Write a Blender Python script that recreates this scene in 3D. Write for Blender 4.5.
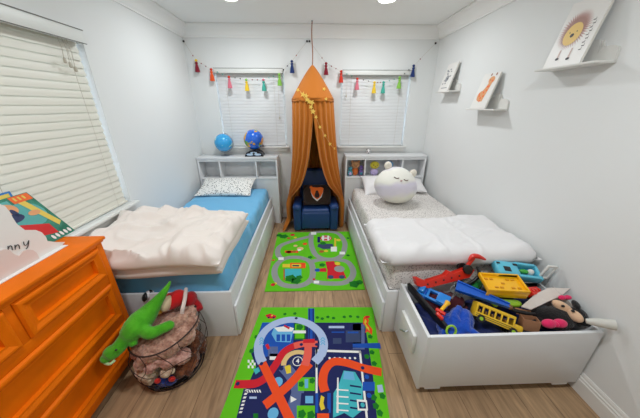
import bpy, bmesh, math, random
from mathutils import Vector, Matrix, Euler, noise
random.seed(7)
for o in list(bpy.data.objects): bpy.data.objects.remove(o)
S = bpy.context.scene
COL = S.collection
PI = math.pi

# ------------------------------------------------------------------ camera, world, exposure
CAM = Vector((0, 0, 1.57)); FPX = 251.0; PITCH = math.radians(22.3); YAW = math.radians(1.9)
cd = bpy.data.cameras.new('camera'); cam = bpy.data.objects.new('camera', cd); COL.objects.link(cam)
cd.sensor_width = 36; cd.lens = FPX / 640 * 36; cd.clip_start = 0.02
cam.location = CAM; cam.rotation_euler = (PI/2 - PITCH, 0, -YAW)
S.camera = cam
w = bpy.data.worlds.new('daylight'); S.world = w; w.use_nodes = True
w.node_tree.nodes['Background'].inputs[0].default_value = (0.72, 0.86, 1.0, 1)
w.node_tree.nodes['Background'].inputs[1].default_value = 4.5
S.view_settings.view_transform = 'Standard'; S.view_settings.look = 'None'
S.view_settings.gamma = 1; S.view_settings.use_curve_mapping = False
S.view_settings.exposure = 0.0
LAMP_W = 11.0; LAMP_COL = (0.93, 0.97, 1.0)
WINDOW_W = 9.0
XL, XR, YB, YF, ZC = -1.5, 1.57, 3.54, -1.3, 2.44

def area(name, loc, rot, sx, sy, power, col):
    l = bpy.data.lights.new(name, 'AREA'); l.shape = 'RECTANGLE'; l.size = sx; l.size_y = sy
    l.energy = power; l.color = col
    o = bpy.data.objects.new(name, l); COL.objects.link(o); o.location = loc; o.rotation_euler = rot
    return o

def at(px, py, X=None, Y=None, Z=None):
    """point of a known plane seen at a pixel of the photograph"""
    fw = Vector((math.sin(YAW)*math.cos(PITCH), math.cos(YAW)*math.cos(PITCH), -math.sin(PITCH)))
    rt = Vector((math.cos(YAW), -math.sin(YAW), 0)); up = rt.cross(fw)
    d = fw + rt*((px-320)/FPX) + up*((209-py)/FPX)
    if X is not None: t = (X-CAM.x)/d.x
    elif Y is not None: t = (Y-CAM.y)/d.y
    else: t = (Z-CAM.z)/d.z
    return CAM + d*t

# ------------------------------------------------------------------ materials
def lin(c):
    return tuple(((v/255)/12.92 if v/255 <= 0.04045 else (((v/255)+0.055)/1.055)**2.4) for v in c) + (1,)
MC = {}
def mat(name, rgb, rough=0.5, metal=0, spec=0.5, noise_amt=0.0, nscale=20, bump=0.0, bscale=60, sheen=0, trans=0, alpha=1, emit=0, rgb2=None, sub=0, coat=0):
    if name in MC: return MC[name]
    m = bpy.data.materials.new(name); m.use_nodes = True; MC[name] = m
    nt = m.node_tree; b = nt.nodes['Principled BSDF']; L = nt.links
    b.inputs['Base Color'].default_value = lin(rgb); b.inputs['Roughness'].default_value = rough
    if sheen: spec = min(spec, .2)
    b.inputs['Metallic'].default_value = metal; b.inputs['Specular IOR Level'].default_value = spec
    b.inputs['Sheen Weight'].default_value = sheen; b.inputs['Transmission Weight'].default_value = trans
    b.inputs['Coat Weight'].default_value = coat
    b.inputs['Alpha'].default_value = alpha
    if emit: b.inputs['Emission Color'].default_value = lin(rgb); b.inputs['Emission Strength'].default_value = emit
    tc = nt.nodes.new('ShaderNodeTexCoord')
    if noise_amt or rgb2:
        n = nt.nodes.new('ShaderNodeTexNoise'); n.inputs['Scale'].default_value = nscale; n.inputs['Detail'].default_value = 4
        r = nt.nodes.new('ShaderNodeValToRGB')
        c2 = rgb2 or tuple(max(0, v*(1-noise_amt)) for v in rgb)
        r.color_ramp.elements[0].position = 0.35; r.color_ramp.elements[1].position = 0.65
        r.color_ramp.elements[0].color = lin(c2); r.color_ramp.elements[1].color = lin(rgb)
        L.new(tc.outputs['Object'], n.inputs['Vector']); L.new(n.outputs['Fac'], r.inputs[0]); L.new(r.outputs[0], b.inputs['Base Color'])
    if bump:
        n2 = nt.nodes.new('ShaderNodeTexNoise'); n2.inputs['Scale'].default_value = bscale; n2.inputs['Detail'].default_value = 3
        bp = nt.nodes.new('ShaderNodeBump'); bp.inputs['Strength'].default_value = bump; bp.inputs['Distance'].default_value = 0.01
        L.new(tc.outputs['Object'], n2.inputs['Vector']); L.new(n2.outputs['Fac'], bp.inputs['Height']); L.new(bp.outputs[0], b.inputs['Normal'])
    return m

def speckle_mat(name, base, spot, scale, thresh, rough=0.9):
    m = mat(name, base, rough, sheen=0.2); nt = m.node_tree; L = nt.links; b = nt.nodes['Principled BSDF']
    tc = nt.nodes.new('ShaderNodeTexCoord'); v = nt.nodes.new('ShaderNodeTexVoronoi'); v.inputs['Scale'].default_value = scale
    n = nt.nodes.new('ShaderNodeTexNoise'); n.inputs['Scale'].default_value = scale*1.3
    ad = nt.nodes.new('ShaderNodeMath'); ad.operation = 'MULTIPLY_ADD'; ad.inputs[1].default_value = 0.5; 
    r = nt.nodes.new('ShaderNodeValToRGB'); r.color_ramp.interpolation = 'CONSTANT'
    r.color_ramp.elements[0].color = lin(spot); r.color_ramp.elements[1].color = lin(base); r.color_ramp.elements[1].position = thresh
    L.new(tc.outputs['Object'], v.inputs['Vector']); L.new(tc.outputs['Object'], n.inputs['Vector'])
    L.new(n.outputs['Fac'], ad.inputs[0]); L.new(v.outputs['Distance'], ad.inputs[2])
    L.new(ad.outputs[0], r.inputs[0]); L.new(r.outputs[0], b.inputs['Base Color'])
    return m

def floor_mat():
    m = mat('oak_planks', (150, 126, 104), 0.45); nt = m.node_tree; L = nt.links; b = nt.nodes['Principled BSDF']
    tc = nt.nodes.new('ShaderNodeTexCoord'); mp = nt.nodes.new('ShaderNodeMapping'); mp.inputs['Rotation'].default_value = (0, 0, PI/2)
    br = nt.nodes.new('ShaderNodeTexBrick'); br.inputs['Scale'].default_value = 1; br.inputs['Brick Width'].default_value = 1.2
    br.inputs['Row Height'].default_value = 0.17; br.inputs['Mortar Size'].default_value = 0.0015; br.offset = 0.37
    br.inputs['Color1'].default_value = lin((190, 158, 122)); br.inputs['Color2'].default_value = lin((168, 137, 104)); br.inputs['Mortar'].default_value = lin((112, 88, 66))
    mp2 = nt.nodes.new('ShaderNodeMapping'); mp2.inputs['Scale'].default_value = (14, 1.6, 1)
    n = nt.nodes.new('ShaderNodeTexNoise'); n.inputs['Scale'].default_value = 3; n.inputs['Detail'].default_value = 6; n.inputs['Distortion'].default_value = 0.8
    r = nt.nodes.new('ShaderNodeValToRGB'); r.color_ramp.elements[0].position = 0.3; r.color_ramp.elements[1].position = 0.7
    r.color_ramp.elements[0].color = (0.62, 0.6, 0.58, 1); r.color_ramp.elements[1].color = (1.08, 1.06, 1.04, 1)
    mx = nt.nodes.new('ShaderNodeMix'); mx.data_type = 'RGBA'; mx.blend_type = 'MULTIPLY'; mx.inputs[0].default_value = 1
    L.new(tc.outputs['Object'], mp.inputs[0]); L.new(mp.outputs[0], br.inputs[0])
    L.new(tc.outputs['Object'], mp2.inputs[0]); L.new(mp2.outputs[0], n.inputs['Vector']); L.new(n.outputs['Fac'], r.inputs[0])
    L.new(br.outputs['Color'], mx.inputs[6]); L.new(r.outputs[0], mx.inputs[7]); L.new(mx.outputs[2], b.inputs['Base Color'])
    return m

def globe_mat(name, sea, land, land2, scale, thr):
    m = mat(name, sea, 0.2, coat=0.5); nt = m.node_tree; L = nt.links; b = nt.nodes['Principled BSDF']
    tc = nt.nodes.new('ShaderNodeTexCoord'); n = nt.nodes.new('ShaderNodeTexNoise'); n.inputs['Scale'].default_value = scale; n.inputs['Detail'].default_value = 3
    n3 = nt.nodes.new('ShaderNodeTexNoise'); n3.inputs['Scale'].default_value = scale*1.7
    r = nt.nodes.new('ShaderNodeValToRGB'); r.color_ramp.interpolation = 'CONSTANT'
    r.color_ramp.elements[1].position = thr; r.color_ramp.elements[0].color = (0, 0, 0, 1); r.color_ramp.elements[1].color = (1, 1, 1, 1)
    r2 = nt.nodes.new('ShaderNodeValToRGB'); r2.color_ramp.elements[0].position = 0.45; r2.color_ramp.elements[1].position = 0.55
    r2.color_ramp.elements[0].color = lin(land); r2.color_ramp.elements[1].color = lin(land2)
    mx = nt.nodes.new('ShaderNodeMix'); mx.data_type = 'RGBA'; mx.inputs[6].default_value = lin(sea)
    L.new(tc.outputs['Object'], n.inputs['Vector']); L.new(tc.outputs['Object'], n3.inputs['Vector'])
    L.new(n.outputs['Fac'], r.inputs[0]); L.new(n3.outputs['Fac'], r2.inputs[0])
    L.new(r.outputs[0], mx.inputs[0]); L.new(r2.outputs[0], mx.inputs[7]); L.new(mx.outputs[2], b.inputs['Base Color'])
    return m

M_WALL = mat('wall_paint', (230, 232, 231), 0.85, bump=0.05, bscale=180)
M_CEIL = mat('ceiling_paint', (244, 244, 242), 0.8)
M_TRIM = mat('white_gloss_trim', (232, 232, 228), 0.35)
M_BLIND = mat('faux_wood_slat', (226, 224, 212), 0.45, sub=0)
M_BLINDB = mat('pale_grey_slat', (228, 230, 231), 0.45)
M_VAL = mat('valance_white', (228, 230, 226), 0.4)
M_CORD = mat('blind_cord', (196, 190, 176), 0.8)
M_GLASS = mat('window_glass', (255, 255, 255), 0.02, trans=1)
M_LAM = mat('white_laminate', (228, 229, 230), 0.35)
M_ORANGE = mat('orange_painted_wood', (241, 116, 2), 0.5, spec=.15, noise_amt=0.07, nscale=6)
M_BLUE = mat('sky_blue_sheet', (112, 184, 226), 0.8, sheen=0.2, bump=0.15, bscale=12)
M_CREAM = mat('cream_duvet', (234, 224, 216), 0.9, sheen=0.2)
M_WHITEF = mat('white_cotton', (232, 230, 230), 0.9, sheen=0.2)
M_SPECK = speckle_mat('grey_speckled_sheet', (226, 221, 216), (176, 168, 164), 75, 0.60)
M_SPOT = speckle_mat('spotted_pillowcase', (238, 238, 234), (98, 104, 104), 55, 0.57)
M_BLACK = mat('black_plastic', (22, 22, 24), 0.4)
M_METAL = mat('brushed_metal', (170, 172, 176), 0.3, metal=1)

# ------------------------------------------------------------------ mesh builder
def root_loc(o):
    v = Vector((0, 0, 0))
    while o: v += o.location; o = o.parent
    return v
def rotm(rot):
    return Euler(rot).to_matrix() if rot else Matrix.Identity(3)

class MB:
    def __init__(s): s.v = []; s.f = []; s.m = []
    def add(s, vs, fs, m=0):
        n = len(s.v); s.v += [Vector(p) for p in vs]
        for f in fs: s.f.append(tuple(i+n for i in f)); s.m.append(m)
        return s
    def bmadd(s, bm, m=0):
        bm.verts.ensure_lookup_table(); bm.verts.index_update()
        s.add([v.co.copy() for v in bm.verts], [[v.index for v in f.verts] for f in bm.faces], m); bm.free(); return s
    def box(s, c, d, rot=None, bev=0, m=0, seg=2, taper=None):
        bm = bmesh.new(); bmesh.ops.create_cube(bm, size=1)
        for v in bm.verts:
            v.co = Vector((v.co.x*d[0], v.co.y*d[1], v.co.z*d[2]))
            if taper and v.co.z > 0: v.co.x *= taper; v.co.y *= taper
        if bev: bmesh.ops.bevel(bm, geom=list(bm.edges), offset=bev, segments=seg, affect='EDGES', profile=0.5)
        R = rotm(rot)
        for v in bm.verts: v.co = R @ v.co + Vector(c)
        return s.bmadd(bm, m)
    def b2(s, x0, x1, y0, y1, z0, z1, bev=0, m=0):
        return s.box(((x0+x1)/2, (y0+y1)/2, (z0+z1)/2), (abs(x1-x0), abs(y1-y0), abs(z1-z0)), bev=bev, m=m)
    def ell(s, c, r, rot=None, m=0, seg=24, rings=14):
        bm = bmesh.new(); bmesh.ops.create_uvsphere(bm, u_segments=seg, v_segments=rings, radius=1)
        if not hasattr(r, '__len__'): r = (r, r, r)
        R = rotm(rot)
        for v in bm.verts: v.co = R @ Vector((v.co.x*r[0], v.co.y*r[1], v.co.z*r[2])) + Vector(c)
        return s.bmadd(bm, m)
    def cyl(s, a, b, r, r2=None, seg=20, m=0):
        return s.tube([a, b], [r, r if r2 is None else r2], seg, m)
    def tube(s, pts, r, seg=10, m=0, closed=False, smoothn=0):
        pts = [Vector(p) for p in pts]
        if smoothn: pts = smooth_path(pts, smoothn, closed)
        n = len(pts)
        if not hasattr(r, '__len__'): r = [r]*n
        elif len(r) != n: r = [r[min(len(r)-1, int(i/(n-1)*(len(r)-1)))]*(1-((i/(n-1)*(len(r)-1))%1)) + r[min(len(r)-1, int(i/(n-1)*(len(r)-1))+1)]*((i/(n-1)*(len(r)-1))%1) for i in range(n)]
        vs = []; fs = []; prev = None
        for i, p in enumerate(pts):
            if closed: t = pts[(i+1) % n]-pts[i-1]
            else: t = pts[min(i+1, n-1)]-pts[max(i-1, 0)]
            t = t.normalized() if t.length > 1e-9 else Vector((0, 0, 1))
            if prev is None: a = t.orthogonal().normalized()
            else:
                a = prev - t*prev.dot(t)
                a = a.normalized() if a.length > 1e-6 else t.orthogonal().normalized()
            prev = a; b = t.cross(a)
            for k in range(seg):
                q = 2*PI*k/seg; vs.append(p + (a*math.cos(q)+b*math.sin(q))*r[i])
        for i in range(n if closed else n-1):
            j = (i+1) % n
            for k in range(seg): fs.append((i*seg+k, i*seg+(k+1) % seg, j*seg+(k+1) % seg, j*seg+k))
        if not closed: fs.append(tuple(range(seg))[::-1]); fs.append(tuple((n-1)*seg+k for k in range(seg)))
        return s.add(vs, fs, m)
    def prism(s, pts, off, m=0):
        pts = [Vector(p) for p in pts]; n = len(pts); off = Vector(off)
        fs = [tuple(range(n))[::-1], tuple(range(n, 2*n))] + [(i, (i+1) % n, n+(i+1) % n, n+i) for i in range(n)]
        return s.add(pts+[p+off for p in pts], fs, m)
    def poly(s, pts, m=0): return s.add(pts, [tuple(range(len(pts)))], m)
    def lathe(s, prof, c, seg=28, m=0, rot=None, rfun=None):
        vs = []; fs = []; R = rotm(rot); c = Vector(c)
        for r, z in prof:
            for k in range(seg):
                q = 2*PI*k/seg; rr = r*(rfun(q, z) if rfun else 1)
                vs.append(c + R @ Vector((rr*math.cos(q), rr*math.sin(q), z)))
        for i in range(len(prof)-1):
            for k in range(seg): fs.append((i*seg+k, i*seg+(k+1) % seg, (i+1)*seg+(k+1) % seg, (i+1)*seg+k))
        fs.append(tuple(range(seg))[::-1]); fs.append(tuple((len(prof)-1)*seg+k for k in range(seg)))
        return s.add(vs, fs, m)
    def grid(s, fn, nu, nv, m=0, closed_u=False):
        vs = [fn(i/(nu if closed_u else nu-1), j/(nv-1)) for j in range(nv) for i in range(nu)]
        fs = [(j*nu+i, j*nu+(i+1) % nu, (j+1)*nu+(i+1) % nu, (j+1)*nu+i) for j in range(nv-1) for i in range(nu if closed_u else nu-1)]
        return s.add(vs, fs, m)
    def cushion(s, x0, x1, y0, y1, z0, h, edge=0.06, pw=2.0, nx=60, ny=60, disp=None, warp=None, m=0, rot=None, piv=None):
        """closed soft slab: rounded rims, displaced top"""
        def P(u, v, top):
            x = x0+(x1-x0)*u; y = y0+(y1-y0)*v
            d = min(u*(x1-x0), (1-u)*(x1-x0), v*(y1-y0), (1-v)*(y1-y0))
            # corner rounding
            dx = min(u, 1-u)*(x1-x0); dy = min(v, 1-v)*(y1-y0)
            if dx < edge and dy < edge: d = max(0, edge-math.hypot(edge-dx, edge-dy))
            t = min(1, max(0, d/edge)); p = (1-(1-t)**pw)**(1/pw)
            z = z0+h/2+(h/2*p if top else -h/2*p)
            q = Vector((x, y, z))
            if disp and top: q.z += disp(x, y)*p
            if warp: q = warp(q, u, v, top)
            return q
        def U(i, n):
            t = i/(n-1); return 0.5-0.5*math.cos(PI*t)*(0.35+0.65*abs(math.cos(PI*t))) if False else (t + 0.0)
        us = spaced(x1-x0, edge, nx); vs_ = spaced(y1-y0, edge, ny)
        nx = len(us); ny = len(vs_)
        vv = []; ff = []
        for top in (1, 0):
            for v in vs_:
                for u in us: vv.append(P(u, v, top))
        N = nx*ny
        for j in range(ny-1):
            for i in range(nx-1):
                a = j*nx+i; ff.append((a, a+1, a+nx+1, a+nx)); ff.append((N+a, N+a+nx, N+a+nx+1, N+a+1))
        def idx(i, j): return j*nx+i
        ring = [idx(i, 0) for i in range(nx-1)]+[idx(nx-1, j) for j in range(ny-1)]+[idx(i, ny-1) for i in range(nx-1, 0, -1)]+[idx(0, j) for j in range(ny-1, 0, -1)]
        for k in range(len(ring)):
            a, b = ring[k], ring[(k+1) % len(ring)]; ff.append((a, N+a, N+b, b))
        if rot:
            R = rotm(rot); pv = Vector(piv or ((x0+x1)/2, (y0+y1)/2, z0)); vv = [R @ (q-pv)+pv for q in vv]
        return s.add(vv, ff, m)
    def build(s, name, mats, parent=None, smooth=True, ang=35):
        me = bpy.data.meshes.new(name)
        off = root_loc(parent) if parent else Vector((0, 0, 0))
        me.from_pydata([v-off for v in s.v], [], s.f)
        if not isinstance(mats, (list, tuple)): mats = [mats]
        for m in mats: me.materials.append(m)
        for p, mi in zip(me.polygons, s.m): p.material_index = min(mi, len(mats)-1); p.use_smooth = smooth
        bm = bmesh.new(); bm.from_mesh(me); bmesh.ops.remove_doubles(bm, verts=bm.verts, dist=1e-6)
        bmesh.ops.recalc_face_normals(bm, faces=bm.faces); bm.to_mesh(me); bm.free()
        if smooth: me.set_sharp_from_angle(angle=math.radians(ang))
        o = bpy.data.objects.new(name, me); COL.objects.link(o)
        if parent: o.parent = parent
        return o

def spaced(L, edge, n):
    e = min(0.49, edge/L); k = 6
    us = [e*(1-math.cos(PI/2*i/k)) for i in range(k)]
    mid = max(2, n-2*k); us += [e+(1-2*e)*i/mid for i in range(mid+1)]
    us += [1-q for q in reversed([e*(1-math.cos(PI/2*i/k)) for i in range(k)])]
    return us

def smooth_path(P, n, closed=False):
    out = []; N = len(P)
    for i in range(N if closed else N-1):
        if closed: a, b, c, d = P[i-1], P[i], P[(i+1) % N], P[(i+2) % N]
        else: a, b, c, d = P[max(i-1, 0)], P[i], P[i+1], P[min(i+2, N-1)]
        for k in range(n):
            t = k/n
            out.append(0.5*((2*b)+(c-a)*t+(2*a-5*b+4*c-d)*t*t+(3*b-a-3*c+d)*t**3))
    if not closed: out.append(P[-1])
    return out

def thing(name, label, cat, loc=(0, 0, 0), group=None):
    o = bpy.data.objects.new(name, None); COL.objects.link(o); o.location = loc; o.empty_display_size = 0.05
    o['label'] = label; o['category'] = cat
    if group: o['group'] = group
    return o
def tag(o, label, cat, group=None, kind=None):
    o['label'] = label; o['category'] = cat
    if group: o['group'] = group
    if kind: o['kind'] = kind
    return o
def struct(o, label=None):
    o['kind'] = 'structure'
    if label: o['label'] = label
    return o
def copy_thing(o):
    c = o.copy(); COL.objects.link(c)
    for ch in list(o.children):
        d = ch.copy(); COL.objects.link(d); d.parent = c
        for g in list(ch.children):
            e = g.copy(); COL.objects.link(e); e.parent = d
    return c
def blob(name, ells, material, parent=None, voxel=0.008, fur=0, fscale=0.02, smooth=3):
    """one continuous soft body grown from overlapping ellipsoids and limbs"""
    b = MB()
    for e in ells:
        if e[0] == 'e': b.ell(e[1], e[2], e[3] if len(e) > 3 else None, seg=20, rings=12)
        else: b.tube(e[1], e[2], 14, smoothn=e[3] if len(e) > 3 else 6)
    o = b.build(name, material, parent)
    r = o.modifiers.new('grow', 'REMESH'); r.mode = 'VOXEL'; r.voxel_size = voxel; r.use_smooth_shade = True
    s = o.modifiers.new('soften', 'SMOOTH'); s.iterations = smooth; s.factor = 0.6
    if fur:
        t = bpy.data.textures.new('pile', 'CLOUDS'); t.noise_scale = fscale; t.noise_depth = 2
        d = o.modifiers.new('pile', 'DISPLACE'); d.texture = t; d.strength = fur; d.mid_level = 0.5; d.texture_coords = 'LOCAL'
    return o
def N(x, y, z=0.0): return noise.noise(Vector((x, y, z)))
def ridge(x, y, z=0.0): return 1-abs(noise.noise(Vector((x, y, z))))*2.2
def text_mesh(txt, size, depth=0.001, bold=0):
    """letters as a plain mesh in the XY plane, centred"""
    c = bpy.data.curves.new('letters', 'FONT'); c.body = txt; c.size = size; c.extrude = depth; c.offset = bold
    c.align_x = 'CENTER'; c.align_y = 'CENTER'; c.resolution_u = 3
    o = bpy.data.objects.new('letters', c); COL.objects.link(o)
    dg = bpy.context.evaluated_depsgraph_get(); me = o.evaluated_get(dg).to_mesh()
    vs = [v.co.copy() for v in me.vertices]; fs = [tuple(p.vertices) for p in me.polygons]
    o.to_mesh_clear(); bpy.data.objects.remove(o); bpy.data.curves.remove(c)
    return vs, fs

# ================================================================== SETTING
T = 0.14
struct(MB().b2(XL-T, XR+T, YF-T, YB+T, -0.1, 0).build('floor', floor_mat(), smooth=False))
struct(MB().b2(XL-T, XR+T, YF-T, YB+T, ZC, ZC+0.1).build('ceiling', M_CEIL, smooth=False))
def wall_x(name, x0, x1, holes):
    b = MB(); y = YF-T
    for (ya, yb, za, zb) in holes:
        b.b2(x0, x1, y, ya, 0, ZC); b.b2(x0, x1, ya, yb, 0, za); b.b2(x0, x1, ya, yb, zb, ZC); y = yb
    b.b2(x0, x1, y, YB+T, 0, ZC)
    return struct(b.build(name, M_WALL, smooth=False))
def wall_y(name, y0, y1, holes):
    b = MB(); x = XL
    for (xa, xb, za, zb) in holes:
        b.b2(x, xa, y0, y1, 0, ZC); b.b2(xa, xb, y0, y1, 0, za); b.b2(xa, xb, y0, y1, zb, ZC); x = xb
    b.b2(x, XR, y0, y1, 0, ZC)
    return struct(b.build(name, M_WALL, smooth=False))
WL = (-0.25, 2.0, 0.84, 2.0)                       # left window opening y0 y1 z0 z1
WA = (-1.19, -0.335, 1.06, 2.0); WB = (0.385, 1.275, 1.06, 1.985)   # back window openings
wall_x('wall_left', XL-T, XL, [WL])
wall_x('wall_right', XR, XR+T, [])
wall_y('wall_back', YB, YB+T, [WA, WB])
wall_y('wall_front', YF-T, YF, [])

def profile_run(name, prof, a, b, nrm, mats):
    """prof: (out, up) pairs run from a to b; nrm points into the room"""
    a = Vector(a); b = Vector(b); nrm = Vector(nrm)
    pts = [a+nrm*o+Vector((0, 0, u)) for o, u in prof]
    return struct(MB().prism(pts, b-a).build(name, mats, smooth=False))
BB = [(0, 0), (0.018, 0), (0.018, 0.085), (0.014, 0.092), (0.014, 0.102), (0.009, 0.108), (0.009, 0.118), (0.004, 0.13), (0, 0.13)]
CR = [(0, -0.125), (0.012, -0.125), (0.014, -0.115), (0.03, -0.10), (0.05, -0.07), (0.08, -0.03), (0.095, -0.018), (0.1, -0.012), (0.1, -0.001), (0, -0.001)]
profile_run('baseboard_left', BB, (XL, YF, 0), (XL, YB, 0), (1, 0, 0), M_TRIM)
profile_run('baseboard_right', BB, (XR, YF, 0), (XR, YB, 0), (-1, 0, 0), M_TRIM)
profile_run('baseboard_back', BB, (XL+.018, YB, 0), (XR-.018, YB, 0), (0, -1, 0), M_TRIM)
profile_run('baseboard_front', BB, (XL+.018, YF, 0), (XR-.018, YF, 0), (0, 1, 0), M_TRIM)
profile_run('trim_1', CR, (XL, YF, ZC), (XL, YB, ZC), (1, 0, 0), M_CEIL)
profile_run('trim_2', CR, (XR, YF, ZC), (XR, YB, ZC), (-1, 0, 0), M_CEIL)
profile_run('trim_3', CR, (XL, YB, ZC), (XR, YB, ZC), (0, -1, 0), M_CEIL)
profile_run('trim_4', CR, (XL, YF, ZC), (XR, YF, ZC), (0, 1, 0), M_CEIL)

def window(name, axis, a0, a1, z0, z1, wall, out):
    """axis 'x': window in a wall of constant y ; 'y': wall of constant x. out = outward sign"""
    root = struct(bpy.data.objects.new(name, None)); COL.objects.link(root)
    p = wall+out*0.10
    def bx(b, u0, u1, d0, d1, za, zb, bev=0.0):
        if axis == 'x': b.b2(u0, u1, min(d0, d1), max(d0, d1), za, zb, bev)
        else: b.b2(min(d0, d1), max(d0, d1), u0, u1, za, zb, bev)
    f = MB(); q0, q1 = p-0.02, p+0.02
    bx(f, a0, a0+.04, q0, q1, z0, z1); bx(f, a1-.04, a1, q0, q1, z0, z1)
    bx(f, a0+.04, a1-.04, q0, q1, z0, z0+.04); bx(f, a0+.04, a1-.04, q0, q1, z1-.04, z1)
    if axis == 'y': bx(f, (a0+a1)/2-.02, (a0+a1)/2+.02, q0, q1, z0+.04, z1-.04)
    else: bx(f, a0+.04, a1-.04, q0, q1, (z0+z1)/2-.02, (z0+z1)/2+.02)
    f.build('window_frame', M_TRIM, root, smooth=False)
    g = MB(); bx(g, a0+.04, a1-.04, p-.003, p+.003, z0+.04, z1-.04); g.build('window_glass', M_GLASS, root, smooth=False)
    s = MB()
    bx(s, a0-0.03, a1+0.03, wall-out*0.001, wall-out*0.05, z0-0.022, z0, 0.004)
    bx(s, a0-0.01, a1+0.01, wall-out*0.001, wall-out*0.016, z0-0.07, z0-0.0225)
    s.build('window_sill', M_TRIM, root)
    return root
window('window_1', 'y', WL[0], WL[1], WL[2], WL[3], XL, -1)
window('window_2', 'x', WA[0], WA[1], WA[2], WA[3], YB, 1)
window('window_3', 'x', WB[0], WB[1], WB[2], WB[3], YB, 1)

def blind(axis, a0, a1, z0, z1, wall, out, label, slatmat, pitch, wand, valdepth, valh, group=None, tilt=76):
    mid = (a0+a1)/2
    loc = (mid, wall, z0) if axis == 'x' else (wall, mid, z0)
    root = thing('venetian_blind', label, 'blind', loc, group)
    c = wall+out*0.028
    def P(u, d, z): return (u, d, z) if axis == 'x' else (d, u, z)
    def bx(b, u0, u1, d0, d1, za, zb, bev=0.0):
        if axis == 'x': b.b2(u0, u1, min(d0, d1), max(d0, d1), za, zb, bev)
        else: b.b2(min(d0, d1), max(d0, d1), u0, u1, za, zb, bev)
    b = MB(); zs_ = z0+0.036; n = round((z1-valh+.02-zs_)/pitch); pitch = (z1-valh+.02-zs_)/n; w_ = pitch*(1.22 if axis == 'y' else 1.12)
    th = math.radians(tilt if axis == 'y' else 83)
    for i in range(n+1):
        zc = zs_+i*pitch
        pts = []
        for k in range(5):
            s_ = (k/4-0.5)*w_; bow = 0.0022*math.cos(PI*(k/4-0.5))
            pts.append((s_*math.cos(th)*(-out)*-1 - out*bow*math.sin(th), s_*math.sin(th)+bow*math.cos(th)))
        ring = [(c+d, zc+z) for d, z in pts]+[(c+d+out*0.0025, zc+z) for d, z in reversed(pts)]
        v = [Vector(P(a0+.008, d, z)) for d, z in ring]
        b.prism(v, Vector(P(a1-a0-.016, 0, 0)))
    b.build('slats', slatmat, root, ang=50)
    v = MB(); bx(v, a0-.0, a1+.0, wall-out*valdepth, wall+out*0.0, z1-valh, z1, 0.004) if valdepth > 0 else None
    bx(v, a0+.004, a1-.004, wall+out*0.002, wall+out*0.055, z1-.05, z1-.003)
    vo = v.build('valance', M_VAL, root)
    for zz in (z1+.001, z1-valh):  # dark strips drawn in for the shadow gaps along the valance
        e_ = MB(); bx(e_, a0, a1, wall-out*valdepth, wall-out*(valdepth+.003), zz-.003, zz+.002); e_.build('valance_shadow_line', mat('shadow_line_grey', (112, 112, 108), .6), vo)
    r = MB(); bx(r, a0+.006, a1-.006, c-.022, c+.022, z0+.002, z0+.018, 0.004); r.build('bottom_rail', slatmat, root)
    nt_ = 3 if a1-a0 > 1.2 else 2
    for k in range(nt_ + (1 if a1-a0 > 1.2 else 0)):
        u = a1-0.12-k*(a1-a0-0.24)/max(1, nt_-1+(1 if a1-a0 > 1.2 else 0))
        MB().tube([P(u, c-out*.0265, z0+.01), P(u, c-out*.0265, z1-.05)], 0.0011, 6).build('ladder_cord', M_CORD, root)
    f_ = wall-out*0.012
    for k, (u, ln) in enumerate(wand):
        wn = MB(); wn.tube([P(u, f_, z1-valh-.0), P(u+.004, f_-out*0.004, z1-valh-ln*.5), P(u, f_, z1-valh-ln)], 0.0016, 6)
        wn.lathe([(0.002, 0.0), (0.007, -0.008), (0.009, -0.03), (0.003, -0.034)], P(u, f_, z1-valh-ln), 10)
        wn.build('pull_cord', M_CORD, root)
    return root
blind('y', WL[0]+.03, WL[1]-.018, WL[2]+.004, WL[3]+0.02, XL, -1, 'wide closed white slatted blind covering the window on the left wall beside the dresser', M_BLIND, 0.046, [(1.80, 0.10), (1.86, 0.14), (1.83, 0.12)], 0.035, 0.075)
blind('x', WA[0]+.008, WA[1]-.010, WA[2]+.004, WA[3]-0.003, YB, 1, 'closed pale grey blind on the back wall behind the two globes', M_BLINDB, 0.04, [(WA[1]-.08, 0.5)], 0.03, 0.055, 'blinds on the back wall')
blind('x', WB[0]+.010, WB[1]-.010, WB[2]+.004, WB[3]-0.003, YB, 1, 'closed pale grey blind on the back wall above the bed with the round plush', M_BLINDB, 0.04, [(WB[0]+.07, 0.22)], 0.03, 0.055, 'blinds on the back wall')

# recessed ceiling lamps
M_DIFF = mat('lamp_diffuser', (255, 252, 246), 0.5, emit=9.0)
for (x, y, lab) in [(-0.69, 2.715, 'round recessed ceiling lamp left of the canopy string'), (0.68, 2.72, 'round recessed ceiling lamp right of the canopy string'),
                    (-0.69, 0.55, 'unseen recessed ceiling lamp added over the dresser side'), (0.68, 0.55, 'unseen recessed ceiling lamp added over the toy drawer side')]:  # rear pair is unseen, added to light the near half of the room
    t = thing('ceiling_light', lab, 'ceiling lamp', (x, y, ZC), 'recessed ceiling lamps')
    MB().lathe([(0.072, -0.002), (0.074, -0.008), (0.095, -0.006), (0.097, -0.0005), (0.072, -0.0005)], (x, y, ZC), 40).build('trim_ring', M_TRIM, t)
    MB().lathe([(0.0005, -0.006), (0.071, -0.006), (0.071, -0.001), (0.0005, -0.001)], (x, y, ZC), 40).build('diffuser', M_DIFF, t)
    l = bpy.data.lights.new('downlight', 'AREA'); l.shape = 'DISK'; l.size = 0.15; l.energy = LAMP_W*(1.2 if y < 1 else 1.0); l.color = LAMP_COL
    lo = bpy.data.objects.new('downlight', l); COL.objects.link(lo); lo.parent = t; lo.location = (0, 0, -0.012)

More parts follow.
